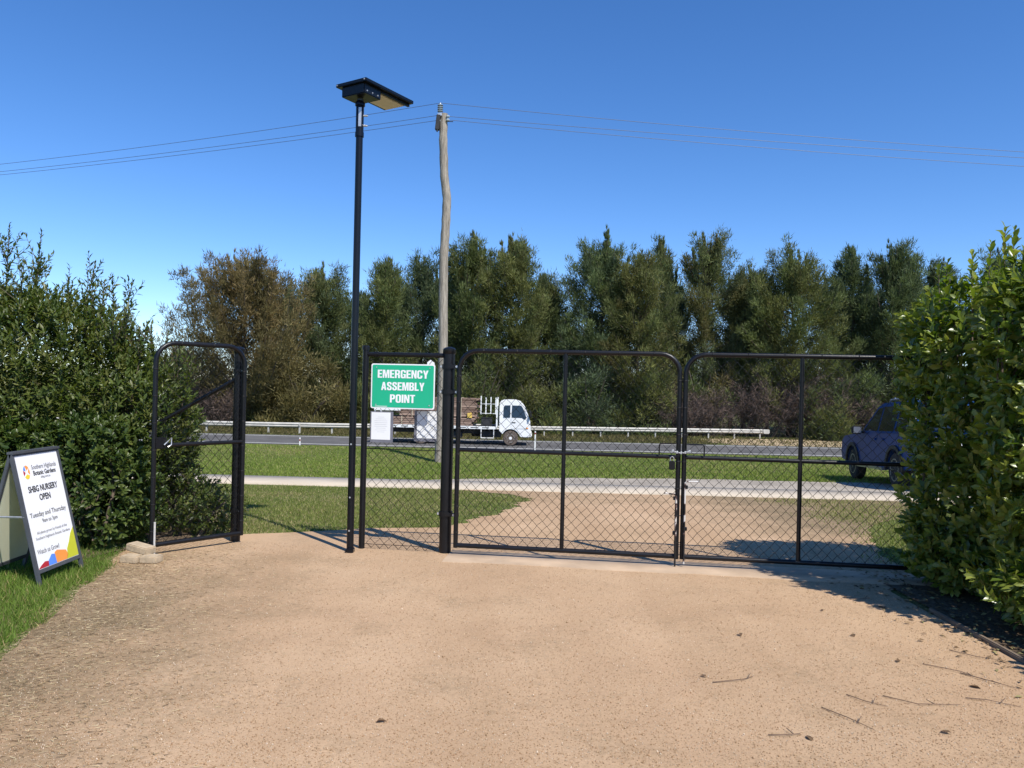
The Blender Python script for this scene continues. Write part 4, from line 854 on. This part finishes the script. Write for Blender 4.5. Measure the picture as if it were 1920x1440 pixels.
for k, (px, ty, w, wh) in enumerate(((545, 535, 110, 'the rusty brown she-oak'), (655, 540, 120, 'the lamp and the olive-brown bush'), (745, 530, 120, 'the narrow she-oak over the green sign'), (835, 520, 120, 'the wooden power pole'), (1010, 525, 120, 'the dip ahead of the truck'), (1150, 520, 120, 'the tallest broad she-oak'), (1265, 530, 110, 'the meeting of the driveway gates'), (1370, 515, 120, 'the tall open brown-green she-oak'), (1440, 540, 110, 'the end of the guard rail'), (1545, 520, 120, 'the bare shrubs near the car'), (1625, 525, 110, 'the parked car roof'), (1710, 530, 110, 'the shoulder of the glossy shrub'))):
    she_oak(px, ty, 71 + k % 3, w, ('blue', 'green', 'blue'), 'dark second-row she-oak behind ' + wh, 130 + k, nb=44, low=.12)
def bush(px, top_y, d, wpx, pal, label, seed, n=9000, dep=2.2, group='evergreen bushes along the far verge', up=.5, name='roadside_bush'):
    rg = np.random.default_rng(seed); b0 = at(px, 800, d); z0 = gzf(d); H = at(px, top_y, d).z - z0; Wd = wpx / F * d / 2
    t = thing(name, (b0.x, d, z0), label, 'bush', group=group)
    st = MB()
    for k in range(9):
        a = rg.uniform(0, 2 * PI); e = Vector((Wd * .6 * math.cos(a), dep * .5 * math.sin(a), H * rg.uniform(.5, .85))); st.tube([(0, 0, -.1), e * .4 + Vector((0, 0, .3)), e], .05, 5, rs=[.07, .05, .02])
    st.build('stems', M['trunk'], t)
    nc = 46; C = rg.normal(size=(nc, 3)); C = unit(C) * rg.uniform(.45, .98, (nc, 1)); C[:, 2] = np.abs(C[:, 2]); C *= np.array((Wd, dep, H * .93)); C[:, 2] = np.maximum(C[:, 2], .15)
    cs = np.array([PAL[p] for p in pal]); ci = cs[rg.integers(len(cs), size=nc)] * rg.uniform(.65, 1.25, (nc, 1))
    idx = rg.integers(nc, size=n); off = rg.normal(0, 1, (n, 3)) * np.array((.34, .34, .34)) * (Wd / 2.2) ** .3
    P = C[idx] + off; P[:, 2] = np.abs(P[:, 2]); Dn = unit(unit(off) * .7 + np.array((0, 0, up)) + rg.normal(0, .4, (n, 3)))
    V, Fq, Cc = blades(P, Dn, rg.uniform(.22, .55, n), rg.uniform(.04, .09, n), ci[idx] * rg.uniform(.7, 1.3, (n, 1)))
    c = link('foliage', np_mesh('foliage', V, Fq, Cc), M['needle'], t); c['kind'] = 'stuff'
PAL['dkolive'] = (.15, .13, .048)
bush(575, 655, 57, 200, ('dkolive', 'brown', 'dkolive'), 'dense olive-brown bush between the open gate and the lamp', 31, 14000)
bush(500, 690, 58.5, 90, ('brown', 'olive'), 'brownish bush beneath the rusty she-oak', 32, 7000)
bush(695, 680, 58, 90, ('green', 'olive'), 'green bush directly behind the lamp and sign', 33, 7000)
bush(780, 672, 59, 130, ('green', 'blue'), 'dark green bush behind the rear of the truck', 34, 9000)
bush(895, 668, 58.5, 140, ('green', 'green', 'olive'), 'full green bush behind the truck timber load', 35, 11000)
bush(1010, 700, 58, 120, ('green', 'olive'), 'lower green bush just ahead of the truck cab', 36, 9000)
bush(1105, 668, 58.6, 150, ('green', 'blue', 'green'), 'large green bush behind the first driveway gate leaf', 37, 12000)
bush(1215, 690, 59.0, 130, ('green', 'olive'), 'green bush behind the meeting of the driveway gates', 38, 9000)
bush(1320, 660, 62, 130, ('olive', 'green', 'brown'), 'olive bush above the bare twiggy shrubs', 39, 9000)
bush(1610, 690, 60, 120, ('green', 'blue'), 'dark green bush past the bare shrubs by the parked car', 40, 9000)
bush(1700, 700, 60, 130, ('green', 'olive'), 'green bush beyond the roof of the parked car', 41, 8000)
bush(1560, 745, 57.5, 70, ('olive', 'green'), 'low olive bush left of the parked car mirror', 42, 5000)
for k, (px, ty, wh) in enumerate(((-230, 650, 'far beyond the tall upright shrub'), (-80, 668, 'beyond the sandwich board'), (70, 672, 'beyond the whorled shrubs'), (190, 684, 'beyond the open pedestrian gate'), (290, 694, 'beyond the latch of the open gate'))):
    bush(px, ty, 64 + k % 2, 190, ('dkolive', 'green'), 'low olive bush across the road ' + wh, 150 + k, 9000)
for k, (px, ty) in enumerate(((1960, 480), (2050, 470), (2150, 490), (2260, 485))):
    she_oak(px, ty, 63 + k % 2, 120, ('green', 'blue', 'olive'), 'green she-oak across the road, hidden by the glossy shrubs', 160 + k, nb=56)
    bush(px + 30, 690, 59, 150, ('green', 'olive'), 'green bush across the road, hidden by the glossy shrubs', 170 + k, 8000)
bush(420, 690, 62, 160, ('dkolive', 'brown'), 'brown-olive bush behind the open gate mesh', 43, 9000)

def bare_shrub(px, top_y, d, wpx, label, seed, tint=(.115, .085, .072), n=1):
    rg = np.random.default_rng(seed); b0 = at(px, 800, d); z0 = gzf(d); H = at(px, top_y, d).z - z0; Wd = wpx / F * d / 2
    t = thing('bare_shrub', (b0.x, d, z0), label, 'shrub', group='leafless shrubs along the far verge')
    P = []; Dn = []; L = []; Wt = []; st = MB()
    for k in range(26):
        a = rg.uniform(0, 2 * PI); o0 = np.array((rg.uniform(-.5, .5) * Wd, rg.uniform(-.6, .6), 0)); dr = unit(np.array((math.cos(a) * .6, math.sin(a) * .5, 1.0)))
        l = H * rg.uniform(.55, 1.0); e = o0 + dr * l; st.tube([Vector(o0), Vector(o0 + dr * l * .5 + rg.normal(0, .1, 3)), Vector(e)], .03, 4, rs=[.04, .028, .012], caps=False)
        for q in range(26):
            f = rg.uniform(.15, 1); p = o0 + dr * l * f; d2 = unit(dr * .5 + rg.normal(0, .6, 3) + np.array((0, 0, .15))); l2 = H * rg.uniform(.12, .3)
            P.append(p); Dn.append(d2); L.append(l2); Wt.append(.04)
            for w_ in range(8):
                p3 = p + d2 * l2 * rg.uniform(.2, 1); P.append(p3); Dn.append(unit(d2 * .6 + rg.normal(0, .6, 3))); L.append(H * rg.uniform(.06, .16)); Wt.append(.026)
    st.build('stems', M['trunk'], t)
    P = np.array(P); n_ = len(P); V, Fq, C = blades(P, np.array(Dn), np.array(L), np.array(Wt), np.array(tint) * rg.uniform(.6, 1.5, (n_, 1)))
    V[:, 2] = np.maximum(V[:, 2], 0.0)
    c = link('twigs', np_mesh('twigs', V, Fq, C), M['twig'], t); c['kind'] = 'stuff'
for i, (px, ty, d, w, lab) in enumerate(((1330, 715, 59.5, 130, 'grey-brown leafless shrub behind the first part of the second gate leaf'), (1420, 700, 60.2, 150, 'tall leafless shrub before the broad olive she-oak'), (1510, 695, 60.5, 140, 'tallest reddish leafless shrub near the guard rail end'), (1580, 720, 59.5, 110, 'leafless shrub close to the parked car'), (330, 700, 58, 120, 'leafless brown shrub behind the latch of the open gate'), (410, 712, 57, 110, 'leafless shrub behind the hinge side of the open gate'), (1270, 742, 58.5, 80, 'low leafless shrub behind the meeting of the driveway gates'))):
    bare_shrub(px, ty, d, w, lab, 60 + i)

# leafy garden shrubs --------------------------------------------------------------
LEAF8 = (np.array([(0, 0, 0), (.30, 0, .0), (.70, 0, .015), (1, 0, -.06), (.30, .36, .07), (.70, .47, .09), (.30, -.36, .07), (.70, -.47, .09)]),
         np.array([(0, 1, 4), (1, 5, 4), (1, 2, 5), (2, 3, 5), (0, 6, 1), (1, 6, 7), (1, 7, 2), (2, 7, 3)]))
LEAF2 = (np.array([(0, 0, 0), (.45, .5, .06), (1, 0, -.05), (.45, -.5, .06), (.5, 0, 0)]), np.array([(0, 4, 1), (4, 2, 1), (0, 3, 4), (4, 3, 2)]))
def shoots_to_leaves(S, Dn, ln, nl, size, wr, pal, rg, tipcol=None, alpha=(75, 28)):
    """leaves spiralling up each shoot; S tip-side origin (n,3)"""
    n_ = len(S); k = np.tile(np.arange(nl), n_); s = np.repeat(np.arange(n_), nl); f = (k + .5) / nl
    D_ = Dn[s]; ref = unit(np.cross(D_, np.array((.31, .87, .17)))); ref2 = np.cross(D_, ref)
    ph = k * 2.399 + s * 1.7 + rg.normal(0, .3, len(k)); rad = ref * np.cos(ph)[:, None] + ref2 * np.sin(ph)[:, None]
    al = np.radians(alpha[0] + (alpha[1] - alpha[0]) * f + rg.normal(0, 9, len(k)))[:, None]
    dr = unit(D_ * np.cos(al) + rad * np.sin(al) + rg.normal(0, .08, (len(k), 3)))
    nrm = unit(D_ * np.sin(al) - rad * np.cos(al) + np.array((0, 0, .25)) + rg.normal(0, .15, (len(k), 3))); nrm = unit(nrm - dr * np.sum(nrm * dr, 1)[:, None])
    P = S[s] + D_ * (ln[s] * f)[:, None]
    L = size * rg.uniform(.5, 1.2, len(k)) * np.where(f > .85, .75, 1)
    cs = np.array(pal); C = cs[rg.integers(len(cs), size=n_)][s] * rg.uniform(.75, 1.25, (len(k), 1))
    if tipcol is not None: C = C * (1 - .6 * np.clip(f - .5, 0, 1)[:, None]) + np.array(tipcol) * (.6 * np.clip(f - .5, 0, 1)[:, None])
    return P, dr, nrm, L, C
def leaves_mesh(name, P, dr, nrm, L, C, wr, tpl):
    tv_, tf_ = tpl; sd_ = np.cross(nrm, dr); n_ = len(P); nv = len(tv_)
    V = P[:, None] + L[:, None, None] * (tv_[None, :, 0:1] * dr[:, None] + tv_[None, :, 1:2] * wr * sd_[:, None] + tv_[None, :, 2:3] * nrm[:, None])
    Fq = (tf_[None] + (np.arange(n_) * nv)[:, None, None]).reshape(-1, 3)
    return np_mesh(name, V.reshape(-1, 3), Fq, np.repeat(C, nv, axis=0))
def shrub(name, base, ell, label, seed, nsh, nl, size, wr, pal, mats, picks=0, tip=None, spires=(), ln=(.14, .28), core=2500, upb=.55, tpl=LEAF8, group=None, cat='shrub', sides=False):
    rg = np.random.default_rng(seed); t = thing(name, base, label, cat, group=group); base = np.array(base)
    E = np.array(ell, float)   # centres relative to base
    area = np.array([(a * b + b * c + a * c) for a, b, c in E[:, 3:]]); pr = area / area.sum()
    idx = rg.choice(len(E), nsh * 2, p=pr); U = unit(rg.normal(size=(nsh * 2, 3))); S = E[idx, :3] + U * E[idx, 3:] * rg.uniform(.86, 1.04, (nsh * 2, 1))
    keep = S[:, 2] > .04
    for q in range(len(E)):
        ins_ = (np.sum(((S - E[q, :3]) / (E[q, 3:] * .86)) ** 2, 1) < 1) & (idx != q); keep &= ~ins_
    S, U = S[keep][:nsh], U[keep][:nsh]
    Dn = unit(U * np.array((1, 1, .7)) + np.array((0, 0, upb)) + rg.normal(0, .3, S.shape)); l_ = rg.uniform(*ln, len(S)); S = S - Dn * l_[:, None] * .7
    parts = [shoots_to_leaves(S, Dn, l_, nl, size, wr, pal, rg, tip)]
    st = MB()
    for (x, y, z, dx, dy, L_) in spires:
        d_ = unit(np.array((dx, dy, 1.0))); nls = max(8, int(L_ / (size * .15)))
        parts.append(shoots_to_leaves(np.array([(x, y, z)]), d_[None], np.array([L_]), nls, size * .85, wr, pal, rg, tip, (62, 30)))
        st.tube([Vector((x, y, z)) - Vector(d_) * .5, Vector((x, y, z)) + Vector(d_) * L_], .006, 4, rs=[.008, .003])
        if sides:
            ns = int(L_ / .045); q0 = np.array((x, y, z)) + d_ * (L_ * rg.uniform(-.1, .7, (ns, 1))); qd = unit(d_ + rg.normal(0, .42, (ns, 3))); ql = rg.uniform(.12, .34, ns)
            parts.append(shoots_to_leaves(q0, qd, ql, 11, size * .9, wr, pal, rg, tip, (62, 30)))
            for a_, b_, c_ in zip(q0, qd, ql): st.tube([Vector(a_), Vector(a_ + b_ * c_)], .003, 3, rs=[.004, .002], caps=False)
    # inner leaves
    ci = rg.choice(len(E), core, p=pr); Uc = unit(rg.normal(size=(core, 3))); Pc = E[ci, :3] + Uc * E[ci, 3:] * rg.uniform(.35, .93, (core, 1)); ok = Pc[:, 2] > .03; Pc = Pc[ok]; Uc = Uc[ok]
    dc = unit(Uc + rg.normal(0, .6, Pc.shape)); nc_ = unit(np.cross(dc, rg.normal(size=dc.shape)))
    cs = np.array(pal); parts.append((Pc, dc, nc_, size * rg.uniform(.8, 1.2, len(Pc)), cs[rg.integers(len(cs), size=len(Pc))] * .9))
    P, dr, nrm, L, C = [np.concatenate([p[i] for p in parts]) for i in range(5)]
    if picks:
        cd = np.linalg.norm(P + base - np.array((0, 0, EYE)), axis=1)
        wx = P + base; vis = (np.abs(wx[:, 0] / wx[:, 1]) < .655) & (L > size * .8)
        out = np.zeros(len(P)); cen = E[:, :3].mean(0); out = np.sum((P - cen) * (np.array((0, 0, EYE)) - base - cen)[None], 1)
        score = cd + np.where(vis, 0, 99); ids = np.argsort(score)[:picks * 3]; ids = rg.choice(ids, picks, replace=False)
        tv_, tf_ = LEAF8
        variants = [np_mesh('leaf', tv_ * np.array((1, wr, 1.0 + .5 * q)) , tf_) for q in range(3)]
        for me in variants: me.materials.append(mats[1])
        for i in ids:
            o = bpy.data.objects.new('leaf', variants[i % 3]); COL.objects.link(o); o.parent = t
            s_ = np.cross(nrm[i], dr[i]); o.matrix_local = Matrix(((dr[i][0] * L[i], s_[0] * L[i], nrm[i][0] * L[i], P[i][0]), (dr[i][1] * L[i], s_[1] * L[i], nrm[i][1] * L[i], P[i][1]), (dr[i][2] * L[i], s_[2] * L[i], nrm[i][2] * L[i], P[i][2]), (0, 0, 0, 1)))
        mk = np.ones(len(P), bool); mk[ids] = False; P, dr, nrm, L, C = P[mk], dr[mk], nrm[mk], L[mk], C[mk]
    c = link('foliage', leaves_mesh('foliage', P, dr, nrm, L, C, wr, tpl), mats[0], t); c['kind'] = 'stuff'
    for q in range(len(E)):
        for k in range(3):
            e = Vector(E[q, :3]) + Vector((rg.uniform(-.5, .5) * E[q, 3], rg.uniform(-.5, .5) * E[q, 4], rg.uniform(0, .7) * E[q, 5])); r0 = Vector((rg.uniform(-.25, .25), rg.uniform(-.25, .25), -.05))
            st.tube([r0, r0.lerp(e, .5) + Vector((rg.normal(0, .05), rg.normal(0, .05), .1)), e], .02, 5, rs=[.022, .015, .006])
    st.build('stems', M['stem'], t)
    return t
GLP = [(.065, .115, .017), (.11, .165, .024), (.155, .21, .034), (.22, .26, .05)]
gm = (M['leaf_glossy'], M['leaf_glossy_pick'])
def sp(n_, x0, x1, y0, y1, z0, z1, l0, l1, seed, tilt=.15):
    rg = random.Random(seed); return [(rg.uniform(x0, x1), rg.uniform(y0, y1), rg.uniform(z0, z1), rg.uniform(-tilt, tilt), rg.uniform(-tilt, tilt), rg.uniform(l0, l1)) for _ in range(n_)]
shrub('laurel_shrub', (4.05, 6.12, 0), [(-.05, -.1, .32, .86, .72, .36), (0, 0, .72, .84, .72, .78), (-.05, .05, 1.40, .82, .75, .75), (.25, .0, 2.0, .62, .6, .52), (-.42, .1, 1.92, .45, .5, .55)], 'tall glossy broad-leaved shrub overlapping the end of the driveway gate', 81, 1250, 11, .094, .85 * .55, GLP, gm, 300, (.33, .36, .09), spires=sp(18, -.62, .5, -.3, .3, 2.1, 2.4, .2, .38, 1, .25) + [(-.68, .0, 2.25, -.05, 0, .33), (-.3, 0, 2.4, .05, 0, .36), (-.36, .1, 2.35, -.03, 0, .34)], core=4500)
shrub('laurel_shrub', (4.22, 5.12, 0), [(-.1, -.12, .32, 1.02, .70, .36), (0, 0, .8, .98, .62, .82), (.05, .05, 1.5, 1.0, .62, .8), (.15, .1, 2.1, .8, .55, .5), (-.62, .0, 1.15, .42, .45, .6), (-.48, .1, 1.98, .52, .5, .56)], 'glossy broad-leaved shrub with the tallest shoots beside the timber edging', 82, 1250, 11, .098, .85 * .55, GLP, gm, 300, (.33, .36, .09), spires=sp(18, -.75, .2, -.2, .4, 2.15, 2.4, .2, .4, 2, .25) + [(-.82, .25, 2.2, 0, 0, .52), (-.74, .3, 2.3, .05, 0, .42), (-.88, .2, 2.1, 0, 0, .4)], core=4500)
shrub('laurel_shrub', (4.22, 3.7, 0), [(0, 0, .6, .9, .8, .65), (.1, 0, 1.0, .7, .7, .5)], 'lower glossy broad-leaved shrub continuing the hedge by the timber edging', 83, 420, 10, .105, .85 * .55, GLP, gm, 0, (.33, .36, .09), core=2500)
DLP = [(.026, .042, .010), (.040, .055, .013), (.058, .066, .016), (.075, .075, .020)]
dm = (M['leaf_dull'], M['leaf_dull_pick'])
# tall fine-leaved shrub on the left with upright shoots
spl = sp(34, -1.7, .9, -.5, .5, 2.0, 2.3, .25, .6, 5, .2) + sp(10, .6, 1.5, -.4, .3, 1.5, 1.8, .25, .5, 6, .25) + [(-.10, -.1, 2.1, .03, 0, .95), (.12, 0, 2.1, .08, 0, .9), (.75, -.1, 1.75, .04, 0, .85), (1.05, -.1, 1.55, .02, 0, .62), (1.45, 0, 1.45, .08, 0, .55), (1.62, -.1, 1.35, .12, 0, .5), (1.75, -.2, 1.3, .2, 0, .45), (-.9, -.2, 2.2, 0, 0, .75), (-1.1, -.2, 2.2, .05, 0, .8), (-.7, 0, 2.2, 0, 0, .6)]
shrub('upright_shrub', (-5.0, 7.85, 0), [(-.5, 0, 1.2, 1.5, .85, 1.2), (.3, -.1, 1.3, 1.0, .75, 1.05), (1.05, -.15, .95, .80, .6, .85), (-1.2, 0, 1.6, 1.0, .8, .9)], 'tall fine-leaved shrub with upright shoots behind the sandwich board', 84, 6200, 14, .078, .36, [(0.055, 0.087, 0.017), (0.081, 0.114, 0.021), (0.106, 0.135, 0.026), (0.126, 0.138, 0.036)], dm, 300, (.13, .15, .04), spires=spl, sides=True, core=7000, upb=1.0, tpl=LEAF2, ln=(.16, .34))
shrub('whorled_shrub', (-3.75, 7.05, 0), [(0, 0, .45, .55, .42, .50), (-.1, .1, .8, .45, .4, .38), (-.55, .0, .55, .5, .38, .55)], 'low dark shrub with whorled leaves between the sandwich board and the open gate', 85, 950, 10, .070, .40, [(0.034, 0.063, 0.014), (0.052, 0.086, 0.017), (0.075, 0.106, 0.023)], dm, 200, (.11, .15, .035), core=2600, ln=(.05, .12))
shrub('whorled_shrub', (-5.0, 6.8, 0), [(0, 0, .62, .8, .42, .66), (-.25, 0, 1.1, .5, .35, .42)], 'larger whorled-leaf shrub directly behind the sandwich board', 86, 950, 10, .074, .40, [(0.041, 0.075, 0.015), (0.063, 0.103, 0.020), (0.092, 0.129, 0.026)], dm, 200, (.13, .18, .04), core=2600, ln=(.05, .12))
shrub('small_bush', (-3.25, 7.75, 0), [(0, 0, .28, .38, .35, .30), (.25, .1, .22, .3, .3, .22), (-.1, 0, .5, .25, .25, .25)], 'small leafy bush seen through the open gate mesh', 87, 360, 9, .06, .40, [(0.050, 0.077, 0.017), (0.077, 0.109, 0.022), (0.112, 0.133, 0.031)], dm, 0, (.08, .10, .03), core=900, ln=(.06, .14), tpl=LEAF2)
shrub('upright_shrub', (-7.4, 8.1, 0), [(0, 0, 1.2, 1.3, .9, 1.2)], 'fine-leaved shrub continuing the row away from the open gate', 88, 900, 12, .068, .34, DLP, dm, 0, (.10, .10, .03), core=2500, upb=1.0, tpl=LEAF2)

# ------------------------------------------------------------------ grass, gravel, litter
def grass(name, n_, xf, y0, y1, h, w, pal, label, mask=None, dry=0.0):
    Y = y0 + (y1 - y0) * rng.uniform(0, 1, n_) ; lo, hi = xf(Y); X = lo + (hi - lo) * rng.uniform(0, 1, n_)
    if mask is not None:
        k = mask(X, Y); X, Y = X[k], Y[k]
    n_ = len(X); P = np.stack([X, Y, gz(Y) - .003], 1)
    D_ = unit(np.stack([rng.normal(0, .55, n_), rng.normal(0, .55, n_), np.ones(n_)], 1))
    f = .5 + .5 * np.sin(X * 1.9 + np.sin(Y * 1.3) * 2) * np.sin(Y * 1.7 + np.sin(X * .8) * 2); f = np.clip(f * .6 + rng.uniform(-.1, .5, n_), 0, 1)[:, None]
    a, b, c_ = [np.array(p) for p in pal]; C = a * (1 - f) + b * f; pt = np.sin(X * .9 + 2 * np.sin(Y * .6)) * np.sin(Y * 1.1 + 1.5 * np.sin(X * .5)); dead = (rng.uniform(0, 1, n_) < .08 + .32 * np.clip(pt - .35, 0, 1) + dry * np.clip(rng.normal(.5, .3, n_), 0, 1))[:, None]; C = np.where(dead, c_, C) * rng.uniform(.7, 1.3, (n_, 1))
    V, Fq, Cc = blades(P, D_, h * rng.uniform(.5, 1.3, n_) * (.7 + .6 * f[:, 0]), w * rng.uniform(.7, 1.3, n_), C)
    o = link(name, np_mesh(name, V, Fq, Cc), M['grass']); tag(o, label, 'grass', kind='stuff')
GR = ((.10, .17, .028), (.16, .23, .042), (.36, .30, .13))
GD = ((.145, .190, .042), (.215, .235, .065), (.40, .33, .17))
grass('lawn_grass', 85000, lambda Y: (np.full_like(Y, -5.6), lawn_edge(Y) + .03), 2.6, 7.3, .055, .007, GR, 'short green lawn under the sandwich board', lambda X, Y: rng.uniform(0, 1, len(X)) < np.clip((lawn_edge(Y) + rag(Y, 2.5, .10) - X) / .10, 0, 1))
grass('lawn_grass', 150000, lambda Y: (-Y * .75, drive_left(Y) + .06), 7.7, 13.35, .038, .009, GD, 'mown grass between the fence and the footpath', lambda X, Y: (Y < path_near(X) + .04) & (rng.uniform(0, 1, len(X)) < np.clip((drive_left(Y) - X) / .35 + .15 + .2 * np.sin(X * 9) * np.sin(Y * 11), 0, 1)), dry=.18)
grass('lawn_grass', 42000, lambda Y: (np.full_like(Y, 3.3), 3.9 + (Y - 6) * .8), 7.0, 13.0, .04, .010, GD, 'patchy grass between driveway and glossy shrub', lambda X, Y: (Y < path_near(X)) & (rng.uniform(0, 1, len(X)) < np.clip((X - 3.55 - .12 * (Y - 8.5)) / .9 + .4 * np.sin(X * 2.3 + 1) * np.sin(Y * 2.9), 0, 1)))
def shw(X): return np.interp(X, [-2.2, -.8, 1.5, 5, 30], [.05, .9, 2.0, 2.6, 2.8])
grass('bank_grass', 170000, lambda Y: (-Y * .72, Y * .60), 15.0, 25.3, .058, .020, ((.155, .215, .042), (.225, .275, .058), (.40, .34, .16)), 'bright grass bank between the footpath and the road', lambda X, Y: (Y > path_near(X) + 1.7) & ((X < -2.2) | (Y > path_near(X) + 1.6 + shw(X) + rng.normal(0, .12, len(X)))))
grass('verge_grass', 60000, lambda Y: (-Y * .72, Y * .62), 48.8, 58, .16, .06, ((.09, .095, .03), (.14, .12, .05), (.25, .20, .11)), 'dry grass verge under the guard rail', lambda X, Y: ~((X > 13) & (Y < 57)) | (rng.uniform(0, 1, len(X)) < .25))
# loose grit on the driveway
n_ = 95000; u = rng.uniform(0, 1, n_) ** 1.5; Y = 2.7 + 4.6 * u; X = rng.uniform(-1, 1, n_) * Y * .70; ok = (X > lawn_edge(Y) - .02) & (X < 2.96); X, Y = X[ok], Y[ok]; n_ = len(X)
r_ = rng.uniform(.0018, .0046, n_) * (1 + .8 * (rng.uniform(0, 1, n_) > .96)); tet = np.array([(0, 0, 1.0), (.94, 0, -.33), (-.47, .82, -.33), (-.47, -.82, -.33)])
an = rng.uniform(0, 2 * PI, n_); cs_, sn = np.cos(an), np.sin(an); tl = tet[None] * rng.uniform(.6, 1.4, (n_, 4, 1))
V = np.stack([tl[:, :, 0] * cs_[:, None] - tl[:, :, 1] * sn[:, None], tl[:, :, 0] * sn[:, None] + tl[:, :, 1] * cs_[:, None], tl[:, :, 2] * .8], 2) * r_[:, None, None] + np.stack([X, Y, np.full(n_, .0075)], 1)[:, None]
Fq = (np.array([(0, 1, 2), (0, 2, 3), (0, 3, 1), (1, 3, 2)])[None] + (np.arange(n_) * 4)[:, None, None]).reshape(-1, 3)
pal = np.array([(.47, .32, .19), (.55, .40, .26), (.36, .235, .13), (.62, .50, .37), (.42, .265, .15)]); C = pal[rng.integers(5, size=n_)] * rng.uniform(.8, 1.15, (n_, 1))
tag(link('loose_grit', np_mesh('loose_grit', V.reshape(-1, 3), Fq, np.repeat(C, 4, axis=0)), M['litter']), 'loose tan grit scattered over the driveway', 'gravel', kind='stuff')
# straw along the lawn edge
n_ = 7000; Y = 2.7 + 4.2 * rng.uniform(0, 1, n_); X = lawn_edge(Y) + np.abs(rng.normal(0, .55, n_)) - .05
P = np.stack([X, Y, np.full(n_, .010)], 1); aa = rng.uniform(0, 2 * PI, n_); Dn = np.stack([np.cos(aa), np.sin(aa) * .7, rng.uniform(-.05, .15, n_)], 1)
V, Fq, Cc = blades(P, Dn, rng.uniform(.015, .06, n_), rng.uniform(.002, .005, n_), np.array([(.50, .40, .24), (.30, .22, .12), (.17, .12, .07)])[rng.integers(3, size=n_)]); V[:, 2] = np.maximum(V[:, 2], .007)
tag(link('dead_straw', np_mesh('dead_straw', V, Fq, Cc), M['litter']), 'dead straw strewn between lawn and driveway', 'straw', kind='stuff')
# leaf litter under the glossy shrubs
n_ = 1500; Y = rng.uniform(3.2, 7.0, n_); X = 3.0 + np.abs(rng.normal(0, .45, n_)) - np.where(rng.uniform(0, 1, n_) < .3, rng.uniform(0, .45, n_), 0)
P = np.stack([X, Y, np.full(n_, .03)], 1); aa = rng.uniform(0, 2 * PI, n_); dr = unit(np.stack([np.cos(aa), np.sin(aa), rng.normal(0, .15, n_)], 1)); nr = unit(np.stack([rng.normal(0, .3, n_), rng.normal(0, .3, n_), np.ones(n_)], 1)); nr = unit(nr - dr * np.sum(nr * dr, 1)[:, None])
P[:, 2] = np.where(X > 3.02, .024, .014)
tag(link('leaf_litter', leaves_mesh('leaf_litter', P, dr, nr, rng.uniform(.02, .055, n_), np.array([(.16, .10, .05), (.25, .17, .09), (.09, .06, .035), (.30, .26, .12)])[rng.integers(4, size=n_)], .5, LEAF2), M['litter']), 'dry leaf litter along the timber edging', 'leaf litter', kind='stuff')
def onground(px, py):
    v = at(px, py, 1.0) - Vector((0, 0, EYE)); return Vector((0, 0, EYE)) + v * (-EYE / v.z)
M['twigbrown'] = mat('twig_bark', (.15, .10, .065), .9, 0, .3, 30)
M['deadleaf'] = mat('dead_leaf', (.13, .075, .035), .8, 0, .35, 30)
for (a, b, c) in (((1336, 1283), (1395, 1279), (1412, 1272)), ((1540, 1330), (1590, 1352), (1638, 1372)), ((1587, 1306), (1620, 1320), (1662, 1328)), ((1655, 1308), (1720, 1326), (1800, 1325)), ((1730, 1248), (1800, 1264), (1850, 1280)), ((1800, 1265), (1855, 1282), (1912, 1296)), ((1440, 1382), (1480, 1384), (1500, 1380)), ((1810, 1312), (1850, 1318), (1915, 1330)), ((1594, 1126), (1615, 1127), (1632, 1124)), ((1780, 1222), (1830, 1236), (1880, 1242))):
    q = [onground(*p) for p in (a, b, c)]; o0 = q[0].copy(); pts = [p - o0 + Vector((0, 0, .011)) for p in q]; pts[1].z += .006
    m_ = pts[1].lerp(pts[2], .4); sd_ = Vector((random.uniform(-.04, .05), random.uniform(.02, .06), .006))
    o = MB().tube(pts, .003, 5, rs=[.0026, .0021, .0012]).tube([m_, m_ + sd_], .002, 4, rs=[.003, .0015]).build('fallen_twig', M['twigbrown']); o.location = o0; tag(o, 'thin dry twig lying on the tan gravel driveway', 'twig', 'fallen twigs on the driveway')
for i, (px, py, s_) in enumerate(((1585, 1124, .055), (1645, 1140, .05), (1662, 1141, .04), (1545, 1146, .045), (1598, 1192, .05), (1385, 1191, .05), (1702, 1164, .04), (1312, 1270, .04), (1682, 1245, .05), (1512, 1383, .05), (1816, 1290, .06), (725, 1357, .05), (1762, 1376, .05))):
    p = onground(px, py); tv_, tf_ = LEAF8; me = np_mesh('fallen_leaf', tv_ * np.array((s_, s_ * .55, s_ * 1.3 * (1 + i % 3 * .3))), tf_)
    o = link('fallen_leaf', me, M['deadleaf']); o.location = p + Vector((0, 0, .012)); o.rotation_euler = (random.uniform(-.2, .2), random.uniform(-.1, .1), random.uniform(0, 6)); tag(o, 'curled dead leaf lying on the tan gravel driveway', 'leaf', 'fallen leaves on the driveway')
